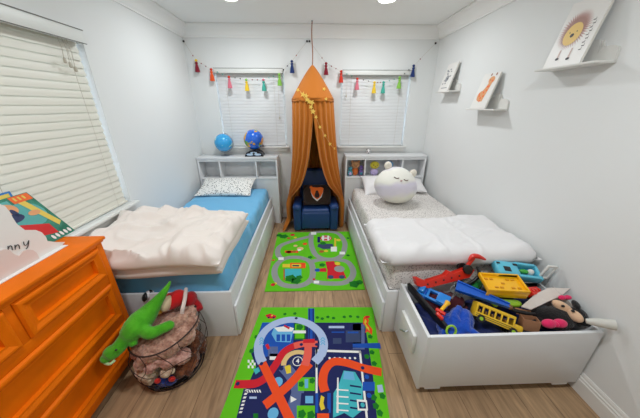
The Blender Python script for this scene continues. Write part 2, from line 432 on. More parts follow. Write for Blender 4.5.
# ================================================================== BEDS
def bed(side, label):
    """side -1: against left wall, +1: against right wall"""
    if side < 0: X = lambda d: -0.54-d            # d = distance from the aisle side of the bed towards its wall
    else: X = lambda d: 0.49+d
    W = 0.955 if side < 0 else 1.06
    y0, y1 = 1.38, 3.30
    root = thing('captains_bed', label, 'bed', (X(W/2), 2.4, 0))
    b2 = lambda mb, d0, d1, ya, yb, za, zb, bev=0: mb.b2(min(X(d0), X(d1)), max(X(d0), X(d1)), ya, yb, za, zb, bev)
    top = 0.40 if side < 0 else 0.375
    m = MB(); b2(m, 0.02, 0.04, y0+.02, y1, .05, top, .002); m.build('side_rail', M_LAM, root)
    m = MB(); b2(m, W-.02, W, y0+.02, y1, .05, top, .002); m.build('side_rail', M_LAM, root)
    m = MB(); b2(m, 0.02, W, y0, y0+.018, 0.0, top+.002, .002); m.build('footboard', M_LAM, root)
    m = MB(); b2(m, 0.041, W-.021, y0+.02, y1, .17, .188); m.build('platform', M_LAM, root)
    m = MB(); b2(m, 0.03, W-.01, y0+.04, y1-.02, 0, .05); m.build('plinth', M_LAM, root)
    for ya, yb in ((y0, 2.335), (2.34, y1)):
        d = MB(); b2(d, 0, 0.018, ya, yb, .012, .28, .003); d.build('drawer_front', M_LAM, root)
    # bookcase headboard
    hx0, hx1 = (-1.49, -0.455) if side < 0 else (0.45, 1.53)
    hz = 0.955 if side < 0 else 0.965
    h = MB(); yb_ = 3.515
    h.b2(hx0-.004, hx1+.004, 3.295, yb_, hz-.03, hz, .004)
    h.b2(hx0+.02, hx1-.02, 3.305, yb_, .655, .675, .001)
    h.b2(hx0, hx0+.02, 3.30, yb_, 0, hz-.03, .001); h.b2(hx1-.02, hx1, 3.30, yb_, 0, hz-.03, .001)
    for dx in ((-1.21, -0.735) if side < 0 else (0.715, 1.22)): h.b2(dx-.009, dx+.009, 3.306, yb_-.012, .676, hz-.03)
    h.b2(hx0+.02, hx1-.02, 3.31, 3.33, 0.0, .655)
    h.b2(hx0+.02, hx1-.02, yb_-.012, yb_, .675, hz-.03)
    h.b2(hx0+.02, hx1-.02, 3.302, 3.312, hz-.055, hz-.03)
    h.build('bookcase_headboard', M_LAM, root)
    return root
bed(-1, 'white storage bed with bookcase headboard made up in blue by the left wall')
bed(1, 'white storage bed with bookcase headboard made up in white by the right wall')

def mdisp(seed, a=0.006, k=3.0):
    return lambda x, y: a*N(x*k, y*k, seed)+a*0.5*N(x*k*3, y*k*3, seed+5)
def sheet_warp(seed, a):
    def f(q, u, v, top):
        e = min(u, 1-u, v, 1-v)
        if e < 0.06 or not top:
            q.x += a*N(q.y*9, q.z*6, seed)*(1 if u < .1 or u > .9 else .3); q.y += a*0.6*N(q.x*9, q.z*6, seed+3)*(1 if v < .1 else 0)
        return q
    return f
m = MB(); m.cushion(-1.468, -0.584, 1.405, 3.285, 0.19, 0.355, edge=0.06, pw=3.0, nx=70, ny=110, warp=sheet_warp(2, .022),
    disp=lambda x, y: 0.006*N(x*4, y*4, 1)+0.007*max(0, ridge(x*3+y*1.5, y*5, 4)-.72)*2*(1 if y > 2 else .3))
tag(m.build('mattress', M_BLUE), 'mattress in a sky blue fitted sheet on the left bed', 'mattress')
m = MB(); m.cushion(0.545, 1.515, 1.425, 3.285, 0.19, 0.345, edge=0.05, pw=3.0, nx=70, ny=110, warp=sheet_warp(8, .012), disp=mdisp(12))
tag(m.build('mattress', M_SPECK), 'mattress in a grey speckled fitted sheet on the right bed', 'mattress')

# duvets: folded in half, a lower and an upper layer of one quilt
def duvet_disp(seed, a, crease):
    def f(x, y):
        n = a*(N(x*2.6, y*2.6, seed)*1.3+N(x*6, y*6, seed+2)*0.45)
        n += crease*max(0, ridge(x*3.2+N(x*2, y*2, seed)*.8, y*2.2+N(y*3, x*3, seed)*.8, seed+9)-.62)
        n += crease*0.6*max(0, ridge(x*2-y*4, y*1.5+x, seed+17)-.7)
        n += crease*0.35*max(0, ridge(x*7+2*N(x*3, y*3, seed), y*4, seed+27)-.6)
        return n
    return f
d = MB()
def wl(q, u, v, top):
    q.x += 0.02*N(q.y*5, q.z*3, 3); q.y += 0.03*N(q.x*3, q.z*3, 5)
    if u < .35: q.z += 0.09*(1-u/.35)**1.0*(1 if top else 0.0)*min(1, v*4)*min(1, (1-v)*5)*min(1,u*9)
    q.z -= 0.05*max(0, u-.8)/.2*(0.35 if top else 0)
    return q
d.cushion(-1.47, -0.585, 1.335, 2.10, 0.552, 0.105, edge=0.05, nx=70, ny=60, warp=wl, disp=duvet_disp(3, .008, .02))
d.cushion(-1.47, -0.575, 1.30, 2.09, 0.635, 0.10, edge=0.055, nx=90, ny=80, warp=wl, disp=duvet_disp(21, .020, .11))
tag(d.build('duvet', M_CREAM, ang=80), 'rumpled cream duvet folded over the foot of the blue bed', 'duvet')
d = MB()
def wr(q, u, v, top):
    q.x += 0.012*N(q.y*5, q.z*3, 13); q.y += 0.016*N(q.x*2.5, q.z*3, 15)
    q.y += (0.05*u if v > .8 else 0)
    return q
d.cushion(0.455, 1.548, 1.39, 1.985, 0.548, 0.125, edge=0.075, nx=90, ny=70, warp=wr, disp=duvet_disp(41, .012, .035))
tag(d.build('duvet', M_WHITEF, ang=80), 'smooth white duvet folded over the foot of the right bed', 'duvet')

def pillow(label, c, sx, sy, h, rot, material, seed):
    b = MB()
    def fn(sgn):
        def g(u, v):
            pu = math.sin(PI*u); pv = math.sin(PI*v)
            z = sgn*h/2*(max(0, pu)**.5)*(max(0, pv)**.5)*(1+0.18*N(u*4, v*4, seed))
            kx = 1-0.06*pv; ky = 1-0.08*pu
            return Vector(((u-.5)*sx*kx, (v-.5)*sy*ky, z))
        return g
    R = rotm(rot); cc = Vector(c)
    for sg in (1, -1): b.grid(lambda u, v, s_=sg: R @ fn(s_)(u, v)+cc, 40, 30)
    b.v = b.v
    return tag(b.build('pillow', material, ang=80), label, 'pillow')
pillow('flat pillow in a black spotted white case on the blue bed', (-1.085, 3.10, .625), .68, .40, .13, (math.radians(17), 0, math.radians(-1)), M_SPOT, 2)
pillow('plain white pillow behind the round plush on the right bed', (0.88, 3.13, .615), .44, .36, .15, (math.radians(28), 0, 0.03), M_WHITEF, 6)
pillow('second white pillow almost hidden on the wall side of the round plush', (1.29, 3.12, .615), .34, .34, .12, (math.radians(14), 0, -0.1), M_WHITEF, 9)

# ================================================================== DRESSER
DX, DY, DT = -1.16, 1.28, 0.90
t = thing('dresser', 'bright orange dresser with framed drawers in the left foreground', 'dresser', (-1.31, .55, 0))
dy0 = -0.30
b = MB()
b.b2(-1.455, DX-.035, dy0+.02, DY-.02, .09, DT-.03)
b.b2(DX-.036, DX-.016, DY-.055, DY-.018, .05, DT-.03, .002); b.b2(DX-.036, DX-.016, dy0+.018, dy0+.055, .05, DT-.03, .002)
for z0, z1 in ((.055, .10), (.335, .383), (.62, .672), (.857, .872)): b.b2(DX-.036, DX-.018, dy0+.05, DY-.05, z0, z1, .001)
b.b2(DX-.036, DX-.018, .772, .80, .67, .86, .001)
b.b2(-1.455, DX-.035, DY-.06, DY-.02, 0, .09); b.b2(-1.455, DX-.035, dy0+.02, dy0+.06, 0, .09)
b.build('body', M_ORANGE, t)
b = MB(); b.b2(-1.46, DX, dy0, DY, DT-.018, DT, .004); b.b2(-1.458, DX-.010, dy0+.008, DY-.008, DT-.03, DT-.0185, .003)
b.build('top', M_ORANGE, t)
def drawer(y0, y1, z0, z1):
    """picture-frame drawer front: raised bevelled rim around a sunk panel"""
    xf = DX-.004; xb = DX-.034; fw_ = .05
    def rect(i, x): return [Vector((x, y0+i, z0+i)), Vector((x, y1-i, z0+i)), Vector((x, y1-i, z1-i)), Vector((x, y0+i, z1-i))]
    rings = [rect(0, xb), rect(0.0, DX-.016), rect(.006, DX-.006), rect(.012, xf), rect(.020, xf), rect(fw_-.012, DX-.012), rect(fw_-.003, DX-.012), rect(fw_, DX-.032)]
    v = [p for r in rings for p in r]; f = []
    for k in range(len(rings)-1):
        for i in range(4): f.append((k*4+i, k*4+(i+1) % 4, (k+1)*4+(i+1) % 4, (k+1)*4+i))
    n = (len(rings)-1)*4; f.append((n, n+1, n+2, n+3)); f.append((3, 2, 1, 0))
    MB().add(v, f).build('drawer', M_ORANGE, t, ang=15)
drawer(.802, DY-.055, .675, .855); drawer(.33, .770, .675, .855); drawer(dy0+.055, .30, .675, .855)
drawer(dy0+.055, DY-.055, .385, .618); drawer(dy0+.055, DY-.055, .103, .333)

# ---- books leaning on the blind
def leaning_book(name, label, P0, P1, P2, thick, cover, page, seed=0, art=None, group=None, cat='book'):
    """P0 bottom-left, P1 bottom-right, P2 top-left of the front cover"""
    P0, P1, P2 = Vector(P0), Vector(P1), Vector(P2); ex = (P1-P0); ey = (P2-P0); nz = ex.cross(ey).normalized()
    root = thing(name, label, cat, (P0+P1)/2, group)
    def bx(u0, u1, v0, v1, w0, w1, mb, mi=0):
        ps = [P0+ex*u+ey*v+nz*w0 for u, v in ((u0, v0), (u1, v0), (u1, v1), (u0, v1))]
        mb.prism(ps, nz*(w1-w0), mi)
    m = MB(); c = 0.0022
    bx(0, 1, 0, 1, -c, 0, m); bx(0, 1, 0, 1, -thick, -thick+c, m); bx(0, .012, 0, 1, -thick+c, -c, m)
    m.build('cover', cover, root, smooth=False)
    m = MB(); bx(.013, .985, .01, .99, -thick+c+.0002, -c-.0002, m); m.build('pages', page, root, smooth=False)
    if art:
        m = MB(); art(lambda u, v, k=0: P0+ex*u+ey*v+nz*(0.0004+0.0002*k), m); m.build('cover_art', ART, root, smooth=False)
    return root
ART = [mat('ink_red', (206, 38, 40), .4), mat('ink_orange', (236, 104, 40), .4), mat('ink_green', (40, 120, 92), .4), mat('ink_yellow', (226, 200, 90), .4),
       mat('ink_white', (236, 236, 232), .4), mat('ink_navy', (44, 56, 96), .4), mat('ink_teal', (88, 170, 166), .4), mat('ink_brown', (166, 126, 116), .5),
       mat('ink_peach', (224, 160, 110), .5), mat('ink_grey', (150, 152, 156), .5), mat('ink_dark', (48, 46, 50), .5), mat('ink_rose', (208, 180, 174), .5), mat('ink_gold', (232, 196, 116), .5)]
A_RED, A_OR, A_GR, A_YE, A_WH, A_NA, A_TE, A_BR, A_PE, A_GY, A_DK, A_RO, A_GO = range(13)
M_PAGE = mat('paper', (236, 233, 224), .8)
def disc(P, m, u, v, ru, rv, mi, k=0, n=20, jag=0):
    m.poly([P(u+ru*(1+jag*random.uniform(-1, 1))*math.cos(2*PI*i/n), v+rv*(1+jag*random.uniform(-1, 1))*math.sin(2*PI*i/n), k) for i in range(n)], mi)
def rec(P, m, u0, u1, v0, v1, mi, k=0): m.poly([P(u0, v0, k), P(u1, v0, k), P(u1, v1, k), P(u0, v1, k)], mi)
def comic(P, m):
    rec(P, m, .05, .55, .45, .95, A_TE, 1); disc(P, m, .6, .62, .34, .24, A_TE, 2); disc(P, m, .35, .80, .22, .12, A_PE, 3)
    rec(P, m, .60, .98, .86, .99, A_OR, 4)
    for i in range(3): rec(P, m, .66+.09*i, .70+.09*i, .90, .965, A_YE, 5)
    disc(P, m, .32, .64, .20, .08, A_NA, 6); disc(P, m, .18, .72, .05, .10, A_NA, 6); disc(P, m, .44, .72, .05, .08, A_NA, 6)
    m.poly([P(.04, .58, 7), P(.30, .50, 7), P(.72, .34, 7), P(.70, .12, 7), P(.30, .2, 7), P(.10, .38, 7)], A_RED)
    m.poly([P(.66, .86, 7), P(.80, .86, 7), P(.97, .30, 7), P(.86, .24, 7)], A_YE)
    disc(P, m, .72, .62, .12, .05, A_PE, 8)
    for i in range(5): disc(P, m, .52+.10*i, .08, .034, .05, A_WH, 9, 9)
def comic2(P, m):
    rec(P, m, .05, .95, .84, .97, A_YE, 1); rec(P, m, .1, .7, .70, .82, A_OR, 1); disc(P, m, .5, .4, .3, .22, A_WH, 1)
M_CG = mat('green_glossy_cover', (38, 112, 88), .25, rgb2=(70, 150, 130), nscale=14); M_CB = mat('blue_glossy_cover', (54, 122, 190), .25)
leaning_book('comic_book', 'green comic book with red and orange cover leaning on the left blind', (-1.375, 1.115, .903), (-1.375, 1.345, .903), (-1.455, 1.035, 1.165), .012, M_CG, M_PAGE, art=comic)
leaning_book('comic_book', 'blue comic book behind the green one against the left blind', (-1.405, 0.98, .903), (-1.405, 1.20, .903), (-1.462, 0.985, 1.19), .012, M_CB, M_PAGE, art=comic2)

# ---- cloud name plaque
M_SIGN = mat('white_painted_board', (232, 230, 226), .5); M_PINK = mat('pale_pink_board', (222, 208, 202), .5)
t = thing('name_plaque', 'white cloud-shaped plaque with handwritten letters on the orange dresser', 'sign', (-1.30, 1.0, .90))
SX = -1.295
out = [at(x, y, X=SX) for x, y in ((-30, 200), (0, 204), (5, 206), (10, 212), (13, 218), (17, 224), (21, 227), (25, 230), (30, 230), (36, 230), (42, 232.5), (46, 237), (47.5, 241), (56, 242), (65, 242))]
out += [Vector((SX, 1.172, .902)), Vector((SX, .80, .902))]
MB().prism(out, (-.012, 0, 0)).build('board', M_SIGN, t)
pk = [at(x, y, X=SX+.008) for x, y in ((-14, 252), (0, 251), (5, 249), (10, 250), (14, 254), (19, 256), (23, 251), (28, 249.5), (33, 250), (37, 253), (39, 257))]
pk += [Vector((SX+.008, 1.05, .902)), Vector((SX+.008, .86, .902))]
MB().prism(pk, (-.0075, 0, 0)).build('cloud_panel', M_PINK, t)
MB().b2(SX-.014, SX+.028, .80, 1.175, .9005, .905, .001).build('base', M_SIGN, t)
strokes = [[(8, 246), (8.1, 248), (8.2, 250.5)], [(8.3, 248.4), (10, 245.8), (11.8, 246.6), (12.4, 250)], [(15, 244.8), (15.1, 247), (15.3, 249.6)], [(15.3, 247.6), (17.2, 244.8), (19, 245.4), (19.6, 248.8)],
           [(23.6, 241.6), (24.4, 244.8), (26.6, 245), (28.6, 241)], [(28.8, 240.2), (28.5, 244), (27.6, 247), (26, 249)]]
for st_ in strokes: MB().tube([at(x, y, X=SX+.002) for x, y in st_], .0016, 6, smoothn=5).build('letter', mat('ink_black', (60, 56, 56), .6), t)

# ================================================================== RUGS
def ribbon(m, pts, wd, mi, z, closed=False):
    P = smooth_path([Vector(p) for p in pts], 8, closed); n = len(P); L_, R_ = [], []
    for i in range(n):
        tg = (P[(i+1) % n]-P[i-1]) if closed else (P[min(i+1, n-1)]-P[max(i-1, 0)])
        tg.z = 0; tg.normalize(); q = Vector((-tg.y, tg.x, 0))*wd/2
        L_.append(Vector((P[i].x, P[i].y, z))+q); R_.append(Vector((P[i].x, P[i].y, z))-q)
    v = L_+R_; f = [(i, (i+1) % n, n+(i+1) % n, n+i) for i in range(n if closed else n-1)]
    m.add(v, f, mi)
RG = 'woven_print_'
def rm(n, c, **k): return mat(RG+n, c, .9, spec=.12, bump=.1, bscale=300, **k)
RM = [rm('green', (98, 192, 34)), rm('road', (150, 152, 150)), rm('red', (206, 40, 52)), rm('dark_green', (34, 120, 40)), rm('yellow', (226, 200, 60)), rm('teal', (70, 180, 190)),
      rm('white', (236, 236, 232)), rm('navy', (38, 44, 92)), rm('blue', (36, 84, 176)), rm('orange', (238, 82, 40)), rm('pale_blue', (174, 192, 226)), rm('slate', (62, 74, 108)),
      rm('brown', (170, 104, 50)), rm('sky', (108, 178, 220)), rm('sand', (222, 190, 130)), rm('salmon', (232, 98, 84)), rm('slate_road', (92, 106, 150))]
R_G, R_RD, R_R, R_DG, R_Y, R_T, R_W, R_N, R_B, R_O, R_P, R_S, R_BR, R_SK, R_SA, R_SM, R_SR = range(17)
RT = 0.006
def rug_tools(ox, oy, sc):
    F = lambda u, v: at(ox+u/sc, oy+v/sc, Z=RT)
    def poly(m, pts, mi, k): 
        z = RT+0.00012*k; m.poly([Vector((p.x, p.y, z)) for p in (F(u, v) for u, v in pts)], mi)
    def rc(m, u0, v0, u1, v1, mi, k): poly(m, [(u0, v0), (u1, v0), (u1, v1), (u0, v1)], mi, k)
    def dot(m, u, v, r, mi, k, n=14, ry=None):
        c = F(u, v); z = RT+0.00012*k; m.poly([Vector((c.x+r*math.cos(2*PI*i/n), c.y+(ry or r)*math.sin(2*PI*i/n), z)) for i in range(n)], mi)
    def rib(m, pts, wd, mi, k, closed=False): ribbon(m, [F(u, v) for u, v in pts], wd, mi, RT+0.00012*k, closed)
    def blobby(m, u, v, r, mi, k):
        for a in range(5): dot(m, u, v, r, mi, k, 12) if a == 0 else None
        c = F(u, v); z = RT+0.00012*k; n = 24
        m.poly([Vector((c.x+(r*(1+.22*math.cos(5*2*PI*i/n)))*math.cos(2*PI*i/n), c.y+(r*(1+.22*math.cos(5*2*PI*i/n)))*math.sin(2*PI*i/n), z+.00005)) for i in range(n)], mi)
    return F, poly, rc, dot, rib, blobby
def slab(m, cs, mi=0):
    m.prism([Vector((x, y, 0.0008)) for x, y in cs], (0, 0, RT-.0008), mi)
# rug with roads
F, poly, rc, dot, rib, bl = rug_tools(260, 220, 5.227)
m = MB(); slab(m, [(-.445, 1.848), (.478, 1.845), (.492, 3.0), (-.462, 3.0)], R_G)
W_ = .062
rib(m, [(275, 68), (350, 60), (410, 72), (442, 115), (440, 155), (425, 185), (390, 203), (335, 203), (290, 180), (268, 130), (268, 90)], W_, R_RD, 1, True)
rib(m, [(268, 85), (225, 95), (165, 112), (112, 132), (92, 160), (100, 190), (125, 205)], W_, R_RD, 2)
rib(m, [(120, 206), (85, 238), (76, 280), (98, 325), (150, 345), (222, 340), (268, 308), (276, 260), (262, 218), (215, 198), (165, 195)], W_, R_RD, 3, True)
rib(m, [(265, 220), (310, 208), (400, 207), (458, 220), (486, 262), (478, 302), (438, 328), (370, 332), (300, 326), (262, 310)], W_, R_RD, 4)
for u, v in ((110, 202), (430, 173), (295, 325), (280, 70)): rc(m, u-14, v-7, u+14, v+7, R_W, 8)
# pictures
bl(m, 125, 86, .05, R_DG, 6); bl(m, 100, 80, .035, R_DG, 6); dot(m, 170, 78, .03, R_R, 7); dot(m, 185, 92, .02, R_Y, 7); dot(m, 150, 95, .025, R_BR, 7)
dot(m, 345, 95, .075, R_R, 6, 24); dot(m, 345, 95, .06, R_W, 7, 24); dot(m, 345, 95, .052, R_R, 8, 24)
for q in ((325, 82, 334, 108), (352, 82, 361, 108), (334, 92, 352, 98)): rc(m, *q, R_W, 9)
poly(m, [(305, 125), (380, 125), (385, 150), (330, 152), (300, 140)], R_S, 7); bl(m, 330, 122, .035, R_DG, 8); rc(m, 300, 88, 315, 118, R_N, 7)
rc(m, 388, 95, 398, 160, R_Y, 7); dot(m, 410, 105, .03, R_Y, 8); rc(m, 370, 140, 402, 165, R_W, 8); dot(m, 322, 165, .03, R_BR, 8); dot(m, 345, 162, .025, R_Y, 8)
dot(m, 210, 150, .04, R_SA, 6); dot(m, 205, 157, .022, R_W, 7); dot(m, 235, 125, .028, R_O, 6); dot(m, 150, 168, .03, R_R, 6); dot(m, 185, 135, .025, R_SA, 6); rc(m, 130, 160, 200, 172, R_O, 6)
dot(m, 178, 165, .025, R_BR, 7); bl(m, 262, 195, .025, R_DG, 6)
rc(m, 118, 230, 240, 248, R_Y, 6); rc(m, 158, 224, 238, 252, R_O, 7); rc(m, 165, 230, 215, 247, R_Y, 8); rc(m, 170, 236, 205, 243, R_N, 9)
rc(m, 128, 256, 216, 300, R_T, 7); rc(m, 122, 256, 130, 315, R_BR, 8); bl(m, 160, 305, .05, R_DG, 9); bl(m, 188, 318, .045, R_DG, 9); bl(m, 205, 300, .03, R_DG, 8)
poly(m, [(342, 218), (388, 215), (392, 230), (425, 240), (452, 305), (350, 308), (352, 262)], R_R, 6); dot(m, 415, 256, .055, R_RD, 7, 20); dot(m, 370, 298, .03, R_S, 7); dot(m, 428, 298, .03, R_S, 7)
poly(m, [(305, 255), (345, 250), (348, 272), (305, 270)], R_R, 7); dot(m, 300, 262, .028, R_B, 8); bl(m, 325, 235, .03, R_DG, 6); dot(m, 405, 228, .03, R_Y, 8)
bl(m, 492, 335, .045, R_DG, 6); bl(m, 520, 325, .03, R_DG, 6); dot(m, 68, 338, .022, R_R, 6); dot(m, 80, 332, .016, R_Y, 6); dot(m, 460, 185, .02, R_DG, 6); dot(m, 460, 95, .02, R_DG, 6); dot(m, 70, 210, .015, R_R, 6); dot(m, 282, 310, .014, R_R, 6)
tag(m.build('play_rug', RM, smooth=False), 'green play rug printed with grey looping roads in front of the armchair', 'rug')
# rug with race track
F, poly, rc, dot, rib, bl = rug_tools(220, 300, 3.541)
m = MB(); slab(m, [(-.56, .42), (.36, .42), (.496, 1.622), (-.435, 1.652)], R_G)
poly(m, [(150, 80), (512, 80), (540, 250), (556, 418), (566, 500), (30, 500), (60, 418), (90, 320), (128, 235), (110, 190)], R_N, 1)
poly(m, [(150, 80), (265, 78), (258, 160), (225, 190), (165, 200), (128, 225), (118, 180)], R_B, 2)
poly(m, [(192, 98), (235, 92), (262, 100), (250, 150), (198, 148), (182, 120)], R_SK, 4)
for i in range(3): rc(m, 200+18*i, 122, 213+18*i, 146, R_B, 5)
poly(m, [(192, 98), (235, 92), (262, 100), (255, 112), (205, 112)], R_W, 5)
rc(m, 262, 82, 302, 140, R_DG, 2); rc(m, 266, 86, 298, 136, R_G, 3); rc(m, 258, 108, 304, 118, R_W, 4); bl(m, 282, 96, .025, R_DG, 5)
rc(m, 170, 165, 205, 200, R_SR, 3); rc(m, 312, 30, 334, 145, R_B, 4); rc(m, 314, 30, 318, 145, R_N, 5); rc(m, 328, 30, 332, 145, R_N, 5)
rc(m, 380, 84, 500, 170, R_N, 2); rc(m, 445, 108, 498, 150, R_S, 3); rc(m, 385, 92, 440, 100, R_P, 4); rc(m, 395, 112, 440, 116, R_B, 4); rc(m, 452, 112, 490, 118, R_B, 4); rc(m, 400, 135, 430, 155, R_S, 4); rc(m, 470, 84, 512, 175, R_SR, 2)
poly(m, [(470, 155), (566, 152), (570, 172), (470, 168)], R_B, 4)
for u, v in ((345, 62), (362, 66), (382, 60), (402, 64), (440, 60), (462, 58), (488, 60), (532, 130), (538, 185), (546, 225), (552, 375), (566, 400), (520, 200), (528, 312), (545, 345), (265, 48), (230, 50), (130, 130), (112, 180), (575, 340)): bl(m, u, v, .016 if v > 70 else .013, R_DG, 3)
# white court lines, city
rib(m, [(342, 330), (342, 178), (342, 178)], .012, R_W, 5); 
poly(m, [(340, 175), (498, 180), (499, 188), (340, 183)], R_W, 5); poly(m, [(492, 182), (499, 182), (524, 418), (516, 418)], R_W, 5); rc(m, 338, 176, 345, 240, R_W, 5)
for i in range(8): dot(m, 352+i*18, 206, .008, R_W, 6)
poly(m, [(438, 250), (478, 255), (505, 300), (505, 390), (470, 418), (440, 400), (400, 418), (402, 330), (420, 300)], R_T, 4)
poly(m, [(440, 252), (472, 256), (478, 285), (436, 280)], R_SK, 6)
for i in range(4):
    poly(m, [(412, 315+24*i), (455, 318+24*i), (455, 323+24*i), (412, 320+24*i)], R_W, 7); poly(m, [(460, 300+26*i), (500, 306+26*i), (500, 312+26*i), (460, 306+26*i)], R_N, 7)
poly(m, [(484, 352), (520, 355), (524, 392), (488, 392)], R_W, 8); poly(m, [(490, 360), (515, 362), (518, 385), (493, 385)], R_N, 9); dot(m, 505, 372, .012, R_T, 10)
poly(m, [(415, 275), (420, 275), (420, 400), (412, 400)], R_W, 6)
# slate roads
rib(m, [(225, 235), (255, 270), (275, 320), (262, 380), (258, 470)], .075, R_SR, 3); rib(m, [(225, 235), (262, 200), (300, 190)], .05, R_SR, 2)
# logo disc
n = 16; c = (278, 232); 
poly(m, [c]+[(c[0]-62*math.cos(a), c[1]-55*math.sin(a)) for a in [PI*.62*i/n for i in range(n+1)]], R_SA, 4)
poly(m, [c]+[(c[0]-44*math.cos(a), c[1]-40*math.sin(a)) for a in [PI*.62*i/n for i in range(n+1)]], R_N, 5)
poly(m, [c]+[(c[0]-32*math.cos(a), c[1]-32*math.sin(a)) for a in [PI*.7*i/n for i in range(n+1)]], R_S, 6)
dot(m, 275, 217, .034, R_W, 7, 20); dot(m, 275, 217, .029, R_N, 8, 20)
vs, fs = text_mesh('4', .045, .0001, .001); cc = F(275, 217)
m.add([Vector((cc.x+v.x, cc.y+v.y, RT+.0012+v.z)) for v in vs], fs, R_W)
poly(m, [(228, 236), (250, 228), (252, 258), (236, 262)], R_Y, 6)
# green parks
rc(m, 276, 274, 336, 322, R_G, 4); bl(m, 288, 298, .016, R_DG, 5); bl(m, 326, 286, .016, R_DG, 5); rc(m, 300, 280, 312, 312, R_SK, 5)
rc(m, 272, 374, 336, 470, R_G, 4); bl(m, 290, 404, .02, R_DG, 5); bl(m, 322, 408, .02, R_DG, 5)
poly(m, [(288, 330), (336, 328), (338, 372), (284, 374)], R_N, 6); rc(m, 302, 340, 330, 366, R_SK, 7)
poly(m, [(250, 340), (272, 352), (250, 364)], R_W, 5)
dot(m, 205, 290, .03, R_SK, 4); dot(m, 188, 402, .03, R_SK, 4)
# left parking lot with zebra stripes
poly(m, [(84, 314), (166, 322), (160, 380), (120, 418), (58, 418)], R_N, 3)
for i in range(7): poly(m, [(70+3.2*i*0+(6-i)*3.6, 316+13*i), (80+(6-i)*3.6, 316+13*i), (76+(6-i)*3.6, 323+13*i), (66+(6-i)*3.6, 323+13*i)], R_W, 5)
for i in range(6): poly(m, [(92+9*i, 318), (97+9*i, 318), (101+9*i, 328), (96+9*i, 328)], R_W, 5)
rc(m, 104, 342, 130, 350, R_P, 5); rc(m, 176, 190, 204, 212, R_W, 3); rc(m, 118, 402, 135, 418, R_DG, 5)
for i in range(4):
    for j in range(3): 
        if (i+j) % 2 == 0: rc(m, 98+7*i, 212+10*j, 105+7*i, 222+10*j, R_W, 4)
poly(m, [(118, 246), (136, 238), (142, 252), (126, 264)], R_T, 4)
# tracks
rib(m, [(52, 298), (90, 298), (130, 294), (165, 272), (195, 232), (225, 186), (262, 163), (300, 155), (345, 156)], .050, R_R, 9)
rib(m, [(262, 163), (300, 155), (345, 156)], .050, R_SM, 9.5)
rib(m, [(158, 374), (205, 335), (255, 290), (295, 240), (310, 195), (312, 145)], .052, R_O, 10)
rib(m, [(300, 232), (311, 195), (312, 145)], .052, R_SM, 10.5); rib(m, [(255, 292), (295, 252), (320, 226)], .045, R_O, 10.2)
rib(m, [(150, 222), (138, 190), (138, 150), (160, 110), (200, 82), (255, 70), (310, 82), (350, 112), (367, 150), (360, 190), (335, 220)], .060, R_P, 12)
rib(m, [(150, 224), (200, 325), (245, 418), (275, 480)], .050, R_O, 13)
rib(m, [(572, 256), (510, 242), (445, 222), (400, 220), (372, 248), (364, 290), (372, 325)], .054, R_O, 11)
rc(m, 338, 330, 392, 400, R_B, 12); rc(m, 348, 328, 380, 402, R_N, 13); rc(m, 344, 402, 386, 470, R_O, 12); poly(m, [(358, 338), (370, 345), (366, 365), (372, 385), (358, 392), (352, 370)], R_Y, 14)
poly(m, [(295, 140), (335, 138), (336, 152), (294, 153)], R_R, 14)
for u, v in ((270, 65), (147, 226), (330, 226), (288, 158), (342, 158), (63, 297), (218, 244), (152, 378), (505, 241), (372, 208), (378, 392)): dot(m, u, v, .012, R_N, 15)
for i in range(3):
    rib(m, [(140, 160-9*i), (147, 152-9*i), (154, 160-9*i)], .008, R_SK, 15); rib(m, [(356, 160-9*i), (364, 152-9*i), (372, 160-9*i)], .008, R_SK, 15)
# small cars and the flame mark
poly(m, [(160, 54), (178, 48), (200, 56), (196, 66), (170, 66)], R_R, 6); dot(m, 172, 62, .009, R_N, 7); dot(m, 190, 63, .009, R_N, 7); dot(m, 184, 55, .008, R_Y, 7)
poly(m, [(228, 88), (248, 98), (244, 104), (226, 94)], R_R, 14); poly(m, [(160, 160), (170, 155), (178, 172), (168, 176)], R_R, 14)
poly(m, [(508, 62), (516, 55), (528, 72), (524, 84), (540, 104), (538, 124), (524, 112), (514, 116), (518, 96), (506, 84)], R_O, 6)
poly(m, [(514, 66), (520, 76), (516, 84), (528, 100), (530, 112), (520, 100), (510, 80)], R_Y, 7); rc(m, 516, 56, 530, 64, R_R, 7)
rc(m, 505, 290, 548, 322, R_B, 6); poly(m, [(556, 302), (574, 300), (580, 326), (560, 328)], R_P, 6); dot(m, 520, 272, .014, R_B, 6); dot(m, 528, 338, .014, R_B, 6)
tag(m.build('play_rug', RM, smooth=False), 'green play rug printed with orange race tracks and a pale loop, nearest the camera', 'rug')

# ================================================================== CANOPY
M_CAN = mat('mustard_cotton', (192, 112, 36), .85, sheen=.2, bump=.1, bscale=250); M_CAN2 = M_CAN
CX, CY = 0.022, 3.235; ZR = 1.645; RR = 0.246
t = thing('bed_canopy', 'mustard orange play canopy hanging from the ceiling over the navy armchair', 'canopy', (CX, CY, 0))
MB().tube([(CX+.002, 3.33, 2.438), (CX-.004, 3.29, 2.3), (CX+.004, 3.26, 2.12), (CX, CY, 1.995)], .0055, 8, smoothn=6).build('hanging_cord', mat('twisted_cord', (150, 96, 70), .8, bump=.4, bscale=90), t)
MB().lathe([(.008, 0), (.009, -.012), (.005, -.02), (.012, -.03), (.004, -.036)], (CX+.002, 3.33, 2.44), 12).build('ceiling_hook', M_METAL, t)
def cone(u, v):
    q = 2*PI*u; r = RR*(v**0.9)+.006; r *= 1+.014*math.cos(6*q)*v
    z = 2.0-(2.0-ZR)*v**1.05
    return Vector((CX+r*math.sin(q), CY-r*math.cos(q), z))
b = MB(); b.grid(cone, 72, 24, closed_u=True)
def valn(u, v):
    q = 2*PI*u; r = RR+.003+.002*v; return Vector((CX+r*math.sin(q), CY-r*math.cos(q), ZR+.002-.028*v+.006*v*math.cos(10*q)))
b.grid(valn, 120, 4, closed_u=True)
